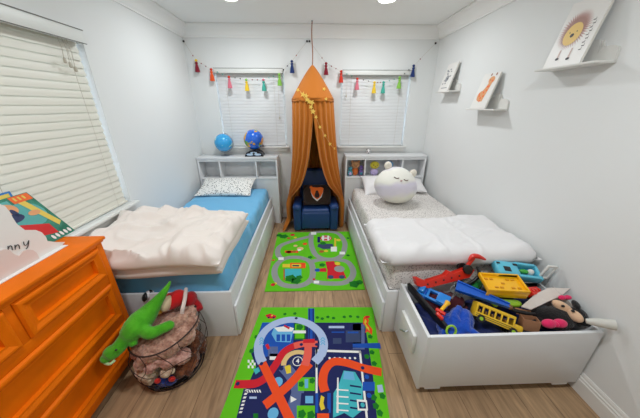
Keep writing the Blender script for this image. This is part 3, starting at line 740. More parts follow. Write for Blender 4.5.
o = b.build('cone', M_CAN, t, ang=60); s = o.modifiers.new('thick', 'SOLIDIFY'); s.thickness = .002
MB().tube([(CX+(RR-.012)*math.sin(2*PI*k/40), CY-(RR-.012)*math.cos(2*PI*k/40), ZR-.006) for k in range(40)], .004, 8, closed=True).build('hoop', M_TRIM, t)
def gapx(z):          # half opening of the curtain at height z
    pts = [(1.44, 0.0), (1.25, .018), (1.0, .050), (.80, .095), (.66, .145), (.58, .20), (.46, .29), (.36, .315), (.0, .32)]
    for (za, ga), (zb, gb) in zip(pts, pts[1:]):
        if z >= zb: return ga+(gb-ga)*(za-min(z, za))/(za-zb)
    return .32
def drape(sgn):
    def g(u, v):
        z = ZR-.004-(ZR-.012)*v
        e = min(1, max(0, (ZR-z)/1.3))
        rx = RR-.006+((.02*e+.10*e**4) if sgn < 0 else (.09*e+.075*e**3)); ry = RR-.006+.025*e
        g_ = min(.985, (gapx(z)+(.035 if sgn > 0 else 0)*e)/rx); q0 = math.asin(g_)
        q = q0+(PI-q0)*u
        # folds gather near the opening
        fold = math.sin(u*2*PI*11+1.3*math.sin(v*2+u*5)+.6*sgn)
        amp = (.005+.012*min(1, v*2.2))*(1.2-.5*u)
        w_ = 1 if z > .55 or u > .30 else 1
        x = CX+sgn*(rx*math.sin(q)); y = CY-ry*math.cos(q)
        nrm = Vector((sgn*math.sin(q), -math.cos(q), 0))
        p = Vector((x, y, z))+nrm*(fold*amp)
        if sgn < 0 and z < .12:   # hem spills onto the floor
            k = (.12-z)/.12; p += Vector((-.085*k*max(0, 1-u*1.6), -.12*k*max(0, 1-u*2.2), 0)); p.z = max(.008+.010*(1+math.sin(u*40))*k, z)
        p.y = min(p.y, YB-.028); return p
    return g
for sgn in (-1, 1):
    b = MB(); b.grid(drape(sgn), 190, 70)
    o = b.build('curtain', M_CAN, t, ang=80); s = o.modifiers.new('thick', 'SOLIDIFY'); s.thickness = .002
# star string
M_STAR = mat('gold_star_foil', (246, 206, 96), .35, emit=0)
M_WIRE = mat('pale_gold_wire', (220, 180, 110), .5)
st = thing('star_garland', 'string of small yellow stars draped down the front of the orange canopy', 'garland', (0, 2.95, 1.4))
def can_y(x, z):
    r = RR+.022
    if z > ZR: r = RR*(2.0-z)/(2.0-ZR)+.02
    else: r += .02*min(1, (ZR-z)/1.3)
    return CY-math.sqrt(max(.0001, r*r-(x-CX)**2))
SP = [(300, 91), (303, 94.5), (306, 96), (307, 99.5), (309, 101.5), (312, 102.5), (311, 107), (313, 111.5), (316, 117), (320, 127), (325, 135.5), (330, 144), (334, 148.5)]
pts = []
for x, y in SP:
    p = at(x, y, Y=3.0); yy = can_y(p.x, p.z); p = at(x, y, Y=yy-.004); pts.append(p)
ex = [(298, 90), (324, 89), (326, 99)]
MB().tube(pts, .0016, 6, smoothn=4).build('string', M_WIRE, st)
for i, p in enumerate(pts[1:]+[at(x, y, Y=can_y(at(x, y, Y=3.05).x, at(x, y, Y=3.05).z)-.004) for x, y in ex]):
    r = (.031 if i < 7 else .022)*(.9+.2*random.random()); a0 = random.random()
    q = [Vector((p.x+(r if k % 2 == 0 else r*.45)*math.sin(a0+PI*k/5), p.y-.004, p.z+(r if k % 2 == 0 else r*.45)*math.cos(a0+PI*k/5))) for k in range(10)]
    MB().prism(q, (0, -.004, 0)).build('star', M_STAR, st, smooth=False)

# ================================================================== ARMCHAIR
M_NAVY = mat('navy_faux_leather', (24, 58, 112), .42, bump=.08, bscale=150)
t = thing('toddler_armchair', 'small navy blue recliner armchair under the orange canopy', 'armchair', (.045, 3.22, 0))
cx = .045
MB().box((cx, 3.235, .135), (.44, .40, .17), bev=.02).build('base', M_NAVY, t)
MB().box((cx, 3.035, .165), (.375, .045, .235), bev=.018, seg=3).box((cx, 3.028, .105), (.35, .03, .10), bev=.012).build('footrest', M_NAVY, t)
MB().box((cx, 3.20, .265), (.37, .36, .12), bev=.035, seg=4).build('seat', M_NAVY, t)
for sg in (-1, 1):
    b = MB(); b.box((cx+sg*.2425, 3.21, .19), (.105, .40, .34), bev=.03, seg=4); b.ell((cx+sg*.2425, 3.025, .345), (.054, .03, .045)); b.box((cx+sg*.2425, 3.21, .345), (.115, .41, .075), bev=.034, seg=5)
    b.build('armrest', M_NAVY, t)
b = MB(); b.cushion(cx-.215, cx+.215, -.235, .235, 0, .12, edge=.06, nx=24, ny=30)
R = rotm((math.radians(80), 0, 0)); b.v = [R @ Vector((v.x-cx, v.y, v.z-.06))+Vector((cx, 3.40, .545)) for v in b.v]; b.build('backrest', M_NAVY, t)
for sx_ in (-.17, .17):
    for y in (3.09, 3.38): MB().cyl((cx+sx_, y, 0), (cx+sx_, y, .055), .018, .022, 12).build('foot', M_BLACK, t)
# backpack on the seat
M_BPK = mat('dark_brown_plush', (58, 40, 34), .95, sheen=.3, bump=.5, bscale=200)
t = thing('brown_cushion', 'dark brown cushion with an orange shield face resting on the navy armchair', 'cushion', (.06, 3.14, .33))
b = MB(); b.cushion(-.182, .182, -.135, .135, -.05, .10, edge=.10, nx=30, ny=30)
R = rotm((math.radians(62), 0, 0)); C0 = Vector((.065, 3.175, .475)); b.v = [R @ v + C0 for v in b.v]; b.build('body', M_BPK, t)
def bp(x, y, z): return R @ Vector((x, y, z)) + C0
def shield(m, s_, z, dz):
    q = [(-.085, .075), (-.05, .088), (0, .08), (.05, .088), (.085, .075), (.08, .02), (.055, -.045), (0, -.095), (-.055, -.045), (-.08, .02)]
    m.prism([bp(x*s_, y*s_, z) for x, y in q], R @ Vector((0, 0, dz)))
m_ = MB(); shield(m_, 1.0, .046, .008); m_.build('shield_border', M_WHITEF, t)
m_ = MB(); m_.prism([bp(x, y, .052) for x, y in ((-.085, .078), (-.05, .092), (0, .084), (.05, .092), (.085, .078), (.078, .02), (.045, -.04), (0, -.074), (-.045, -.04), (-.078, .02))], R @ Vector((0, 0, .006)))
m_.ell(bp(-.078, .09, .05), (.02, .02, .02)); m_.build('orange_shield', mat('orange_felt', (240, 106, 28), .8), t)
m_ = MB(); m_.prism([bp(x, y, .058) for x, y in ((-.012, .045), (.012, .045), (.034, -.02), (.02, -.05), (-.02, -.05), (-.034, -.02))], R @ Vector((0, 0, .005))); m_.build('dark_patch', M_BPK, t)

# ================================================================== TASSEL GARLANDS
TC = dict(maroon=(140, 26, 48), red=(216, 60, 40), pink=(224, 122, 140), yellow=(244, 206, 56), teal=(72, 178, 160), green=(140, 200, 84), navy=(36, 58, 116), orange=(238, 92, 40))
def yarn(n): return mat('yarn_'+n, TC[n], .9, sheen=.3, bump=.6, bscale=160)
M_STRING = mat('garland_string', (200, 190, 176), .8)
def garland(label, spots, hooks):
    Yg = 3.492
    root = thing('tassel_garland', label, 'garland', ((hooks[0][0]+hooks[1][0])/2, Yg, 1.9), 'tassel garlands')
    P = [Vector((hooks[0][0], 3.53, hooks[0][1]))]+[Vector((x, Yg, z+.045)) for x, z, c, k in spots]+[Vector((hooks[1][0], 3.53, hooks[1][1]))]
    MB().tube(P, .0014, 6).build('string', M_STRING, root)
    for h in (P[0], P[-1]): MB().ell(h+Vector((0, 0, 0)), (.012, .008, .012), seg=12, rings=8).build('wall_hook', M_BLACK, root)
    for i, (x, z, c, k) in enumerate(spots):
        b = MB(); zt = z+.03
        b.lathe([(.005, 0), (.015, -.004), (.018, -.014), (.012, -.026), (.013, -.03), (.019, -.055), (.024, -.085), (.027, -.11), (.001, -.108)], (x, Yg-.002, zt), 18, rfun=lambda q, zz: 1+(.09*math.cos(9*q) if zz < -.03 else 0))
        b.build('tassel', yarn(c), root)
        MB().ell((x, Yg, zt+.014), (.017, .016, .015), seg=14, rings=10).build('bead', yarn(k), root)
    for i in range(len(P)-1):
        for f_ in ((.35, .65) if 0 < i < len(P)-2 else ((.75,) if i == 0 else (.3,))):
            p = P[i].lerp(P[i+1], f_); MB().ell(p, .007, seg=10, rings=8).build('bead', [M_BLACK, yarn('maroon'), yarn('teal')][(i+int(f_*10)) % 3], root)
    return root
garland('garland of seven coloured tassels hung across the blind on the left', [(-1.365, 2.03, 'maroon', 'yellow'), (-1.203, 1.935, 'orange', 'red'), (-1.0, 1.855, 'pink', 'red'), (-.793, 1.825, 'yellow', 'green'), (-.583, 1.825, 'teal', 'pink'), (-.385, 1.885, 'green', 'green'), (-.225, 2.025, 'navy', 'navy')], [(-1.488, 2.275), (-.038, 2.285)])
garland('garland of seven coloured tassels hung across the blind on the right', [(.19, 2.005, 'maroon', 'maroon'), (.377, 1.92, 'red', 'red'), (.582, 1.84, 'pink', 'red'), (.80, 1.80, 'yellow', 'yellow'), (.916, 1.80, 'teal', 'teal'), (1.114, 1.855, 'green', 'green'), (1.272, 1.985, 'navy', 'navy')], [(-.008, 2.285), (1.52, 2.275)])

# ================================================================== GLOBES and headboard things
def globe(label, c, r, gm, kind):
    t = thing('globe', label, 'globe', (c[0], c[1], .955))
    o = MB().ell((0, 0, 0), r, seg=36, rings=20).build('sphere', gm); o.parent = t; o.location = (0, 0, c[2]-.955); o.rotation_euler = (.5, .4, 1.0)
    z = .955
    if kind == 'arm':
        MB().lathe([(.001, .001), (.055, .001), (.057, .006), (.02, .012), (.008, .02), (.008, .045), (.001, .046)], (c[0], c[1], z), 28).build('stand', M_METAL, t)
        a = []
        for k in range(17):
            q = math.radians(-95+k*190/16)-.35; a.append((c[0]+(r+.010)*math.cos(q), c[1], c[2]+(r+.010)*math.sin(q)))
        MB().tube(a, .004, 8).build('meridian', M_METAL, t)
    else:
        prof = [(-.12, 0), (-.116, .02), (-.095, .05), (-.055, .072), (0, .078), (.055, .072), (.095, .05), (.116, .02), (.12, 0)]
        MB().prism([(c[0]+x, c[1]-.075, z+.001+h) for x, h in prof], (0, .14, 0)).build('stand', mat('glossy_black', (24, 30, 42), .2), t)
        f = MB()
        yy = c[1]-.0765
        for dx, h, rx, rz in ((-.05, .028, .045, .014), (.05, .028, .045, .014), (0, .05, .045, .012)):
            f.prism([(c[0]+dx+rx*math.cos(2*PI*k/16), yy, z+h+rz*math.sin(2*PI*k/16)) for k in range(16)], (0, -.001, 0))
        f.build('dial_print', mat('pale_dial', (190, 214, 236), .4), t)
        f = MB(); f.cyl((c[0], yy-.001, z+.042), (c[0], yy-.005, z+.042), .014, seg=16); f.build('button', M_BLACK, t)
    return t
globe('small light blue globe on a silver stand on the left headboard', (-1.155, 3.42, 1.125), .114, globe_mat('light_globe_print', (52, 168, 230), (110, 200, 226), (176, 226, 222), 9, .58), 'arm')
globe('dark blue talking globe on a black arched base on the left headboard', (-.755, 3.41, 1.165), .126, globe_mat('dark_globe_print', (28, 104, 218), (80, 170, 70), (236, 160, 56), 7, .53), 'arch')
# small figure on the right headboard
t = thing('small_figure', 'tiny black and white round toy on top of the right headboard', 'toy', (.775, 3.45, .965))
MB().ell((.775, 3.45, .995), (.028, .026, .029)).build('body', M_WHITEF, t)
b = MB()
for dx, dz in ((-.016, .006), (.016, .006), (0, -.014), (-.02, .024), (.02, .024)): b.ell((.775+dx, 3.43 if dz < .02 else 3.45, .995+dz), (.008, .006, .008), seg=10, rings=8)
b.build('black_patches', M_BLACK, t)
# toys in the cubbies
def pm(n, c, c2=None, b_=.4): return mat('plush_'+n, c, .95, sheen=.3, bump=b_, bscale=110, rgb2=c2, nscale=18)
def cubby_toy(name, label, x, y, parts):
    t = thing(name, label, 'toy', (x, y, .676))
    for pn, els, mm in parts:
        b = MB()
        for c, r in els: b.ell((x+c[0], y+c[1], .676+c[2]), r, seg=18, rings=12)
        b.build(pn, mm, t)
    return t
PB, PO, PT_, PP, PY, PL_, PBL = pm('tan', (206, 150, 106)), pm('orange', (224, 118, 60)), pm('teal', (70, 140, 156)), pm('purple', (108, 84, 150)), pm('lemon', (222, 206, 66)), pm('lilac', (196, 180, 226)), pm('azure', (70, 150, 206))
cubby_toy('plush_bear', 'tan and orange plush bear in the leftmost cubby of the right headboard', .60, 3.40, [('body', [((0, 0, .062), (.045, .035, .062))], PO), ('head', [((0, -.012, .15), (.06, .045, .05)), ((-.045, 0, .19), (.02, .014, .02)), ((.045, 0, .19), (.02, .014, .02))], PB),
    ('eye', [((-.02, -.056, .158), (.006, .004, .006)), ((.02, -.056, .158), (.006, .004, .006)), ((0, -.06, .142), (.008, .005, .006))], M_BLACK)])
cubby_toy('plush_figure', 'teal plush toy at the left side of the tan bear in the cubby', .525, 3.365, [('body', [((0, 0, .042), (.034, .03, .042)), ((0, 0, .10), (.028, .026, .030))], PT_), ('belly', [((0, -.022, .038), (.02, .012, .024))], PL_)])
cubby_toy('plush_figure', 'purple plush toy at the right side of the tan bear in the cubby', .675, 3.365, [('body', [((0, 0, .046), (.031, .03, .046)), ((.0, 0, .115), (.027, .026, .034))], PP), ('belly', [((0, -.022, .04), (.018, .012, .022))], PT_)])
cubby_toy('plush_figure', 'yellow plush toy with lilac body in the middle cubby of the right headboard', .86, 3.38, [('head', [((0, 0, .148), (.064, .05, .052))], PY), ('body', [((0, 0, .052), (.056, .044, .052))], PL_),
    ('eye', [((-.022, -.048, .155), (.007, .005, .007)), ((.022, -.048, .155), (.007, .005, .007)), ((0, -.05, .14), (.01, .006, .006))], M_BLACK)])
cubby_toy('plush_figure', 'bright blue plush toy behind the round plush ear in the middle cubby', 1.06, 3.39, [('head', [((0, 0, .15), (.06, .045, .052))], PBL), ('body', [((0, 0, .055), (.05, .042, .055))], PL_),
    ('eye', [((-.02, -.044, .155), (.007, .005, .007)), ((.02, -.044, .155), (.007, .005, .007))], M_BLACK)])

# big round plush on the right bed
t = thing('round_plush', 'large round cream and lilac plush toy sitting on the right bed', 'plush toy', (.965, 2.66, .54))
def plush_mat():
    m = mat('banded_plush', (236, 232, 214), .95, sheen=.4, bump=.2, bscale=160); nt = m.node_tree; L = nt.links; b = nt.nodes['Principled BSDF']
    tc = nt.nodes.new('ShaderNodeTexCoord'); mp = nt.nodes.new('ShaderNodeMapping'); mp.inputs['Rotation'].default_value = (0, math.radians(22), 0)
    sp = nt.nodes.new('ShaderNodeSeparateXYZ'); n = nt.nodes.new('ShaderNodeTexNoise'); n.inputs['Scale'].default_value = 5
    ad = nt.nodes.new('ShaderNodeMath'); ad.operation = 'MULTIPLY_ADD'; ad.inputs[1].default_value = .10
    mr = nt.nodes.new('ShaderNodeMapRange'); mr.inputs[1].default_value = -.2; mr.inputs[2].default_value = .34
    r = nt.nodes.new('ShaderNodeValToRGB'); e = r.color_ramp.elements
    e[0].position = 0; e[0].color = lin((234, 232, 216)); e[1].position = 1; e[1].color = lin((224, 222, 232))
    for p, c in ((.22, (234, 232, 216)), (.34, (228, 223, 232)), (.5, (220, 214, 228)), (.58, (236, 234, 224)), (.78, (236, 234, 224)), (.86, (222, 218, 230))):
        q = e.new(p); q.color = lin(c)
    L.new(tc.outputs['Object'], mp.inputs[0]); L.new(mp.outputs[0], sp.inputs[0]); L.new(mp.outputs[0], n.inputs['Vector'])
    L.new(n.outputs['Fac'], ad.inputs[0]); L.new(sp.outputs['Z'], ad.inputs[2]); L.new(ad.outputs[0], mr.inputs[0]); L.new(mr.outputs[0], r.inputs[0]); L.new(r.outputs[0], b.inputs['Base Color'])
    return m
pc = Vector((.935, 2.67, .742))
PR = Euler((math.radians(-14), math.radians(14), 0)).to_matrix()
b = MB(); b.ell((0, 0, 0), 1, seg=48, rings=28)
for v in b.v:
    k = 1-.10*max(0, v.z)
    v.x *= .240*k; v.y *= .20*k; v.z *= .212 if v.z > 0 else .192
o = b.build('body', plush_mat()); o.parent = t; o.location = pc-t.location; o.rotation_euler = PR.to_euler()
def on_plush(x, z):
    k = max(0, 1-(x/.23)**2-(z/.205)**2); return pc+PR @ Vector((x, -.197*math.sqrt(k), z))
for sg in (-1, 1):
    c = pc+PR @ Vector((sg*.14-.0+(.01 if sg > 0 else -.01), -.02, .178 if sg > 0 else .195)); 
    MB().ell(c, (.042, .024, .046), (0, sg*.3, 0)).build('ear', pm('ear', (236, 228, 214)), t)
b = MB()
for sg in (-1, 1):
    b.tube([on_plush(sg*.05-.054, .083), on_plush(sg*.05-.04, .075), on_plush(sg*.05-.02, .075), on_plush(sg*.05-.006, .083)], .0042, 8, smoothn=4)
b.build('closed_eye', mat('stitch_brown', (92, 62, 54), .7), t)
b = MB(); p = on_plush(-.03, .060); b.ell(p+Vector((0, -.003, 0)), (.012, .007, .008)); b.build('nose', pm('nose', (190, 150, 150)), t)

# ================================================================== PICTURE SHELVES
M_SHELF = mat('white_shelf_lacquer', (224, 223, 218), .45)
def cloud_shelf(label, y0, y1, z, depth):
    t = thing('picture_shelf', label, 'shelf', (XR, (y0+y1)/2, z), 'cloud shelves')
    MB().b2(XR-depth, XR-.001, y0, y1, z-.012, z, .003).build('ledge', M_SHELF, t)
    L_ = y1-y0; pts = []
    for c, r, h in ((.14, .14, .02), (.38, .17, .06), (.64, .17, .065), (.87, .13, .02)):
        for k in range(9):
            a = PI*k/8; pts.append((y0+L_*c-L_*r*math.cos(a)*.93, z+.025+h*.9+L_*r*.62*math.sin(a)))
    pts = [p for i, p in enumerate(pts) if i == 0 or p[0] > pts[i-1][0]-.05]
    pts.sort(key=lambda q: q[0])
    poly_ = [(y0+.002, z+.0005)]+pts+[(y1-.002, z+.0005)]
    poly_ = [(max(y0+.001, min(y1-.001, a)), b_) for a, b_ in poly_]
    MB().prism([(XR-.013, a, b_) for a, b_ in poly_], (.012, 0, 0)).build('cloud_back', M_SHELF, t)
    return t
cloud_shelf('white cloud-backed shelf holding the lion book, highest and nearest', 1.425, 1.80, 1.787, .12)
cloud_shelf('white cloud-backed shelf holding the giraffe book, middle of the three', 2.10, 2.49, 1.548, .12)
cloud_shelf('white cloud-backed shelf nearest the back corner', 2.85, 3.17, 1.722, .12)
M_WC = mat('white_book_cover', (232, 230, 226), .4)
def lion(P, m):
    n = 90
    for ring_, (ru, rv, mi) in enumerate(((.40, .30, A_RO), (.33, .25, A_BR))):
        pts = []
        for i in range(n):
            a = 2*PI*i/n; k = 1 if i % 2 == 0 else .72; pts.append(P(.42+ru*k*math.cos(a), .55+rv*k*math.sin(a), ring_+1))
        m.poly(pts, mi)
    disc(P, m, .42, .49, .22, .17, A_GO, 4, 28); disc(P, m, .42, .47, .05, .03, A_DK, 5); disc(P, m, .33, .52, .014, .01, A_DK, 5); disc(P, m, .51, .52, .014, .01, A_DK, 5)
    for i in range(9):
        u = .80+.03*(i % 2); v = .62-.052*i; rec(P, m, u, u+.06, v, v+.012, A_DK, 6); rec(P, m, u+.05, u+.058, v, v+.035, A_DK, 6)
    rec(P, m, .30, .34, .12, .26, A_RO, 5); rec(P, m, .60, .64, .10, .26, A_RO, 5); disc(P, m, .32, .12, .05, .02, A_DK, 6); disc(P, m, .62, .10, .05, .02, A_DK, 6)
def giraffe(P, m):
    m.poly([P(.30, .22, 1), P(.60, .20, 1), P(.66, .42, 1), P(.72, .62, 1), P(.76, .80, 1), P(.58, .86, 1), P(.50, .64, 1), P(.34, .48, 1), P(.22, .34, 1)], A_PE); disc(P, m, .64, .80, .18, .10, A_PE, 2); disc(P, m, .36, .36, .20, .15, A_PE, 2)
    for u, v in ((.42, .30), (.55, .36), (.48, .46), (.60, .52), (.64, .63), (.56, .62), (.30, .36), (.24, .42), (.44, .22), (.70, .78)): disc(P, m, u, v, .05, .035, A_OR, 3, 7)
    disc(P, m, .50, .95, .045, .04, A_BR, 3); disc(P, m, .80, .95, .045, .04, A_BR, 3); disc(P, m, .58, .80, .018, .014, A_DK, 4)
def sketch(P, m):
    for i in range(12):
        u = .2+.5*random.random(); v = .25+.6*random.random(); disc(P, m, u, v, .05+.04*random.random(), .025, A_GY, 1+i % 3, 8, .2)
    disc(P, m, .45, .45, .16, .12, A_GY, 4, 20, .15); disc(P, m, .52, .44, .04, .03, A_DK, 5); disc(P, m, .38, .6, .03, .03, A_DK, 5); rec(P, m, .2, .8, .1, .13, A_GY, 2)
# bottom-left is the far corner as seen from the room
leaning_book('picture_book', 'white picture book with a round-maned lion on the nearest shelf', (1.468, 1.76, 1.789), (1.468, 1.525, 1.789), (1.541, 1.76, 2.12), .014, M_WC, M_PAGE, art=lion)
leaning_book('picture_book', 'white picture book with an orange giraffe on the middle shelf', (1.468, 2.455, 1.55), (1.468, 2.245, 1.55), (1.541, 2.455, 1.83), .014, M_WC, M_PAGE, art=giraffe)
leaning_book('picture_book', 'white picture book with grey sketched drawings on the shelf nearest the corner', (1.468, 3.15, 1.724), (1.468, 2.935, 1.724), (1.541, 3.15, 2.00), .014, M_WC, M_PAGE, art=sketch)

# ================================================================== TOY DRAWER
BX0, BX1, BY0, BY1, BZ0, BZ1 = .592, 1.548, .935, 1.362, .058, .455
t = thing('rolling_drawer', 'white rolling bed drawer full of toys in the right foreground', 'storage box', ((BX0+BX1)/2, (BY0+BY1)/2, 0))
b = MB()
b.b2(BX0, BX1, BY0, BY0+.018, BZ0, BZ1, .002); b.b2(BX0, BX1, BY1-.018, BY1, BZ0, BZ1, .002)
b.b2(BX1-.018, BX1, BY0+.018, BY1-.018, BZ0, BZ1, .002); b.b2(BX0+.018, BX1-.018, BY0+.018, BY1-.018, BZ0+.01, BZ0+.025)
b.build('box', M_LAM, t)
b = MB(); b.b2(BX0-.001, BX0+.0175, BY0-.002, BY1+.004, BZ0-.008, BZ1+.004, .003); b.build('front_panel', M_LAM, t)
b = MB(); b.b2(BX0-.024, BX0-.0015, 1.03, 1.23, .215, .355, .004); hp = b.build('handle_plate', M_TRIM, t)
b = MB(); b.tube([(BX0-.026, 1.10, .32), (BX0-.045, 1.10, .315), (BX0-.05, 1.135, .285), (BX0-.045, 1.17, .255), (BX0-.026, 1.17, .25)], .004, 8, smoothn=6); b.build('pull_handle', M_METAL, hp)
for x in (BX0+.06, BX1-.06):
    for y in (BY0+.05, BY1-.05):
        b = MB(); b.b2(x-.018, x+.018, y-.012, y+.012, .0445, .068); br_ = b.build('caster_bracket', M_METAL, t)
        b = MB(); b.cyl((x-.012, y, .022), (x+.012, y, .022), .0215, seg=18); b.build('caster', M_BLACK, br_)
for xr in (BX0+.05, BX1-.14): MB().b2(xr, xr+.09, BY0+.002, BY0+.02, .040, .0575).build('runner', M_LAM, t)

def pl(n, c, rough=.3, **k): return mat('plastic_'+n, c, rough, coat=.2, **k)
P_RED, P_BLUE, P_LB, P_YEL, P_SKY, P_LIME, P_GRN, P_WHT = pl('red', (222, 44, 28)), pl('blue', (24, 92, 196)), pl('bright_blue', (28, 128, 214)), pl('yellow', (246, 184, 18)), pl('sky', (92, 190, 216)), pl('lime', (150, 196, 40)), pl('green', (30, 130, 60)), pl('white', (224, 222, 216))
P_BUS = pl('bus_yellow', (226, 182, 34)); P_CLR = mat('clear_plastic', (210, 214, 214), .15, trans=.75); P_PINK = pl('pink', (224, 40, 98))
M_NCL = mat('navy_cloth', (26, 40, 96), .9, sheen=.3, bump=.2, bscale=60); M_BCL = mat('royal_blue_fleece', (20, 72, 176), .95, sheen=.4, bump=.6, bscale=60)
# pile of cloth filling the bottom
def pile(label, x0, x1, y0, y1, z0, h, material, seed, amp, name, cat):
    b = MB(); b.cushion(x0, x1, y0, y1, z0, h, edge=.06, nx=40, ny=36, disp=lambda x, y: amp*(N(x*9, y*9, seed)+.6*N(x*20, y*20, seed)))
    return tag(b.build(name, material, ang=80), label, cat)
pile('crumpled navy cloth lying at the bottom of the white toy drawer', BX0+.025, BX1-.025, BY0+.025, BY1-.025, .075, .285, M_NCL, 3, .035, 'folded_blanket', 'cloth')
b = MB(); b.cushion(.70, .98, 1.20, 1.335, .33, .11, edge=.05, nx=36, ny=24, disp=lambda x, y: .03*N(x*14, y*14, 5)+.015*N(x*30, y*30, 8))
tag(b.build('crumpled_cloth', mat('maroon_cloth', (88, 34, 42), .9, sheen=.2), ang=80), 'dark maroon cloth bunched under the red toy crane', 'cloth')
b = blob('fleece_bundle', [('e', (.815, 1.06, .38), (.10, .09, .065)), ('e', (.87, 1.10, .405), (.07, .07, .055)), ('e', (.76, 1.01, .385), (.06, .05, .05)), ('t', [(.86, 1.0, .41), (.90, .98, .385), (.93, .98, .37)], .032), ('t', [(.78, 1.02, .42), (.82, 1.09, .45), (.87, 1.13, .455)], .022), ('t', [(.84, .985, .42), (.87, 1.06, .45), (.91, 1.12, .44)], .02)], M_BCL, voxel=.007, fur=.018, fscale=.04)
tag(b, 'royal blue fleece bundle at the near left of the toy drawer', 'cloth')
def toy(name, label, loc, rot, cat='toy'):
    t = thing(name, label, cat, (0, 0, 0)); t['_l'] = list(loc); t['_r'] = list(rot); return t
def place(t, scale=1):
    t.location = t['_l']; t.rotation_euler = t['_r']; t.scale = (scale,)*3; del t['_l']; del t['_r']
rad = math.radians
# black strip leaning along the left side
t = thing('black_strip', 'thin black plastic strip leaning along the left side of the drawer', 'toy', (.66, 1.16, .44))
A_, B_ = Vector((.626, 1.34, .472)), Vector((.722, .985, .452))
b = MB(); b.prism([A_, B_, B_+Vector((.012, .0, -.05)), A_+Vector((.012, .0, -.05))], (.006, .002, 0)); b.prism([A_+Vector((.002, 0, .001)), B_+Vector((.002, 0, .001)), B_+Vector((.020, .004, .001)), A_+Vector((.020, .004, .001))], (0, 0, .004)); b.build('strip', M_BLACK, t, smooth=False)
b = MB(); b.box((.715, 1.065, .462), (.018, .05, .03), (0, 0, .26), bev=.006); b.build('red_clip', P_RED, t)
# red crane
t = toy('toy_crane', 'red plastic toy crane with a hook and black wheel on top of the left pile', (.862, 1.322, .525), (rad(-20), rad(-8), rad(7)))
b = MB()
b.prism([(-.20, -.02, 0), (-.13, -.02, -.03), (.16, -.02, -.022), (.20, -.02, .02), (.15, -.02, .036), (.06, -.02, .026), (.03, -.02, .046), (.0, -.02, .024), (-.13, -.02, .012), (-.18, -.02, .045), (-.205, -.02, .05)], (0, .045, 0))
b.build('boom', P_RED, t, smooth=False)
for i in range(5): b = MB(); b.ell((-.13+.055*i, -.0215, -.004+.002*i), (.006, .004, .006), seg=10, rings=8); b.build('rivet', M_BLACK, t)
b = MB(); b.tube([(.15, .0, .03), (.18, .0, .06), (.21, -.015, .10)], .012, 10, smoothn=4); b.tube([(.17, -.02, .09), (.20, -.02, .112), (.24, -.02, .102), (.285, -.02, .072)], [.006, .016, .015, .006], 10, smoothn=5); b.build('hook', P_RED, t)
b = MB(); b.cyl((.15, -.035, .035), (.15, -.015, .035), .030); b.cyl((.15, .026, .035), (.15, .045, .035), .030); b.build('wheel', M_BLACK, t)
b = MB(); b.tube([(.04, -.04, -.045), (.13, -.05, -.045), (.205, -.045, -.01), (.215, -.03, .04)], .010, 10, smoothn=6); b.build('black_hose', M_BLACK, t); place(t)
# bright blue frame toy
t = toy('toy_vehicle_frame', 'bright blue open plastic frame beside the black strip', at(433, 296, Z=.455), (rad(20), rad(4), rad(-40)))
b = MB(); b.box((0, .03, 0), (.19, .016, .03), bev=.004); b.box((0, -.03, 0), (.19, .016, .03), bev=.004)
for x in (-.088, -.03, .03, .086): b.box((x, 0, 0), (.016, .06, .026), bev=.003)
b.box((.06, 0, .02), (.07, .07, .012), bev=.003); b.box((-.07, 0, .024), (.035, .05, .026), bev=.008); b.build('frame', P_LB, t)
b = MB(); b.cyl((-.05, -.045, -.005), (-.05, .045, -.005), .014); b.build('axle', P_BLUE, t); place(t)
# toy hammer
t = toy('toy_mallet', 'yellow toy mallet with a red end lying on the blue fleece', at(444, 307, Z=.475), (0, rad(-8), rad(38)))
b = MB(); b.tube([(-.035, 0, 0), (.02, 0, 0), (.045, 0, 0)], [.010, .011, .017], 14); b.build('handle', P_YEL, t)
b = MB(); b.tube([(-.042, -.028, -.004), (-.042, .025, -.004)], .011, 14); b.build('head', P_RED, t); place(t)
# clear scoop
t = toy('clear_scoop', 'clear plastic scoop between the red crane and the blue ramp', at(461, 287, Z=.475), (rad(10), rad(-18), rad(35)))
b = MB(); b.box((0, 0, 0), (.15, .07, .006), bev=.002); b.box((0, .035, .014), (.15, .005, .028)); b.box((0, -.035, .014), (.15, .005, .028)); b.box((.075, 0, .014), (.005, .07, .028)); b.build('tray', P_CLR, t)
b = MB(); b.tube([(-.07, 0, .01), (-.12, 0, .0)], .008); b.build('handle', P_CLR, t); place(t)
# blue tapered ramp
t = toy('toy_ramp', 'long blue plastic ramp slanting down from the crane to the bus', at(483, 297, Z=.50), (rad(22), rad(5), rad(-34)))
b = MB(); b.prism([(-.15, -.036, 0), (.13, -.014, 0), (.13, .014, 0), (-.15, .036, 0)], (0, 0, .014)); b.prism([(-.15, -.036, .0141), (.13, -.014, .0141), (.13, -.009, .0141), (-.15, -.028, .0141)], (0, 0, .010)); b.prism([(-.15, .028, .0141), (.13, .009, .0141), (.13, .014, .0141), (-.15, .036, .0141)], (0, 0, .010)); b.build('ramp', P_BLUE, t, smooth=False)
b = MB(); b.ell((.135, 0, .004), (.016, .016, .012)); b.build('tip', pl('brown', (120, 84, 50)), t); place(t)
# green barrel
t = toy('toy_barrel', 'dark green toy barrel tucked left of the yellow truck bed', at(477, 284, Z=.49), (0, rad(70), rad(40)))
b = MB(); b.lathe([(.001, -.05), (.026, -.05), (.030, 0), (.026, .05), (.001, .05)], (0, 0, 0), 20); b.build('barrel', P_GRN, t)
b = MB(); b.tube([(.029*math.cos(2*PI*k/20), .029*math.sin(2*PI*k/20), .03) for k in range(20)], .003, 6, closed=True); b.build('hoop', pl('dark_green', (16, 84, 40)), t); place(t)
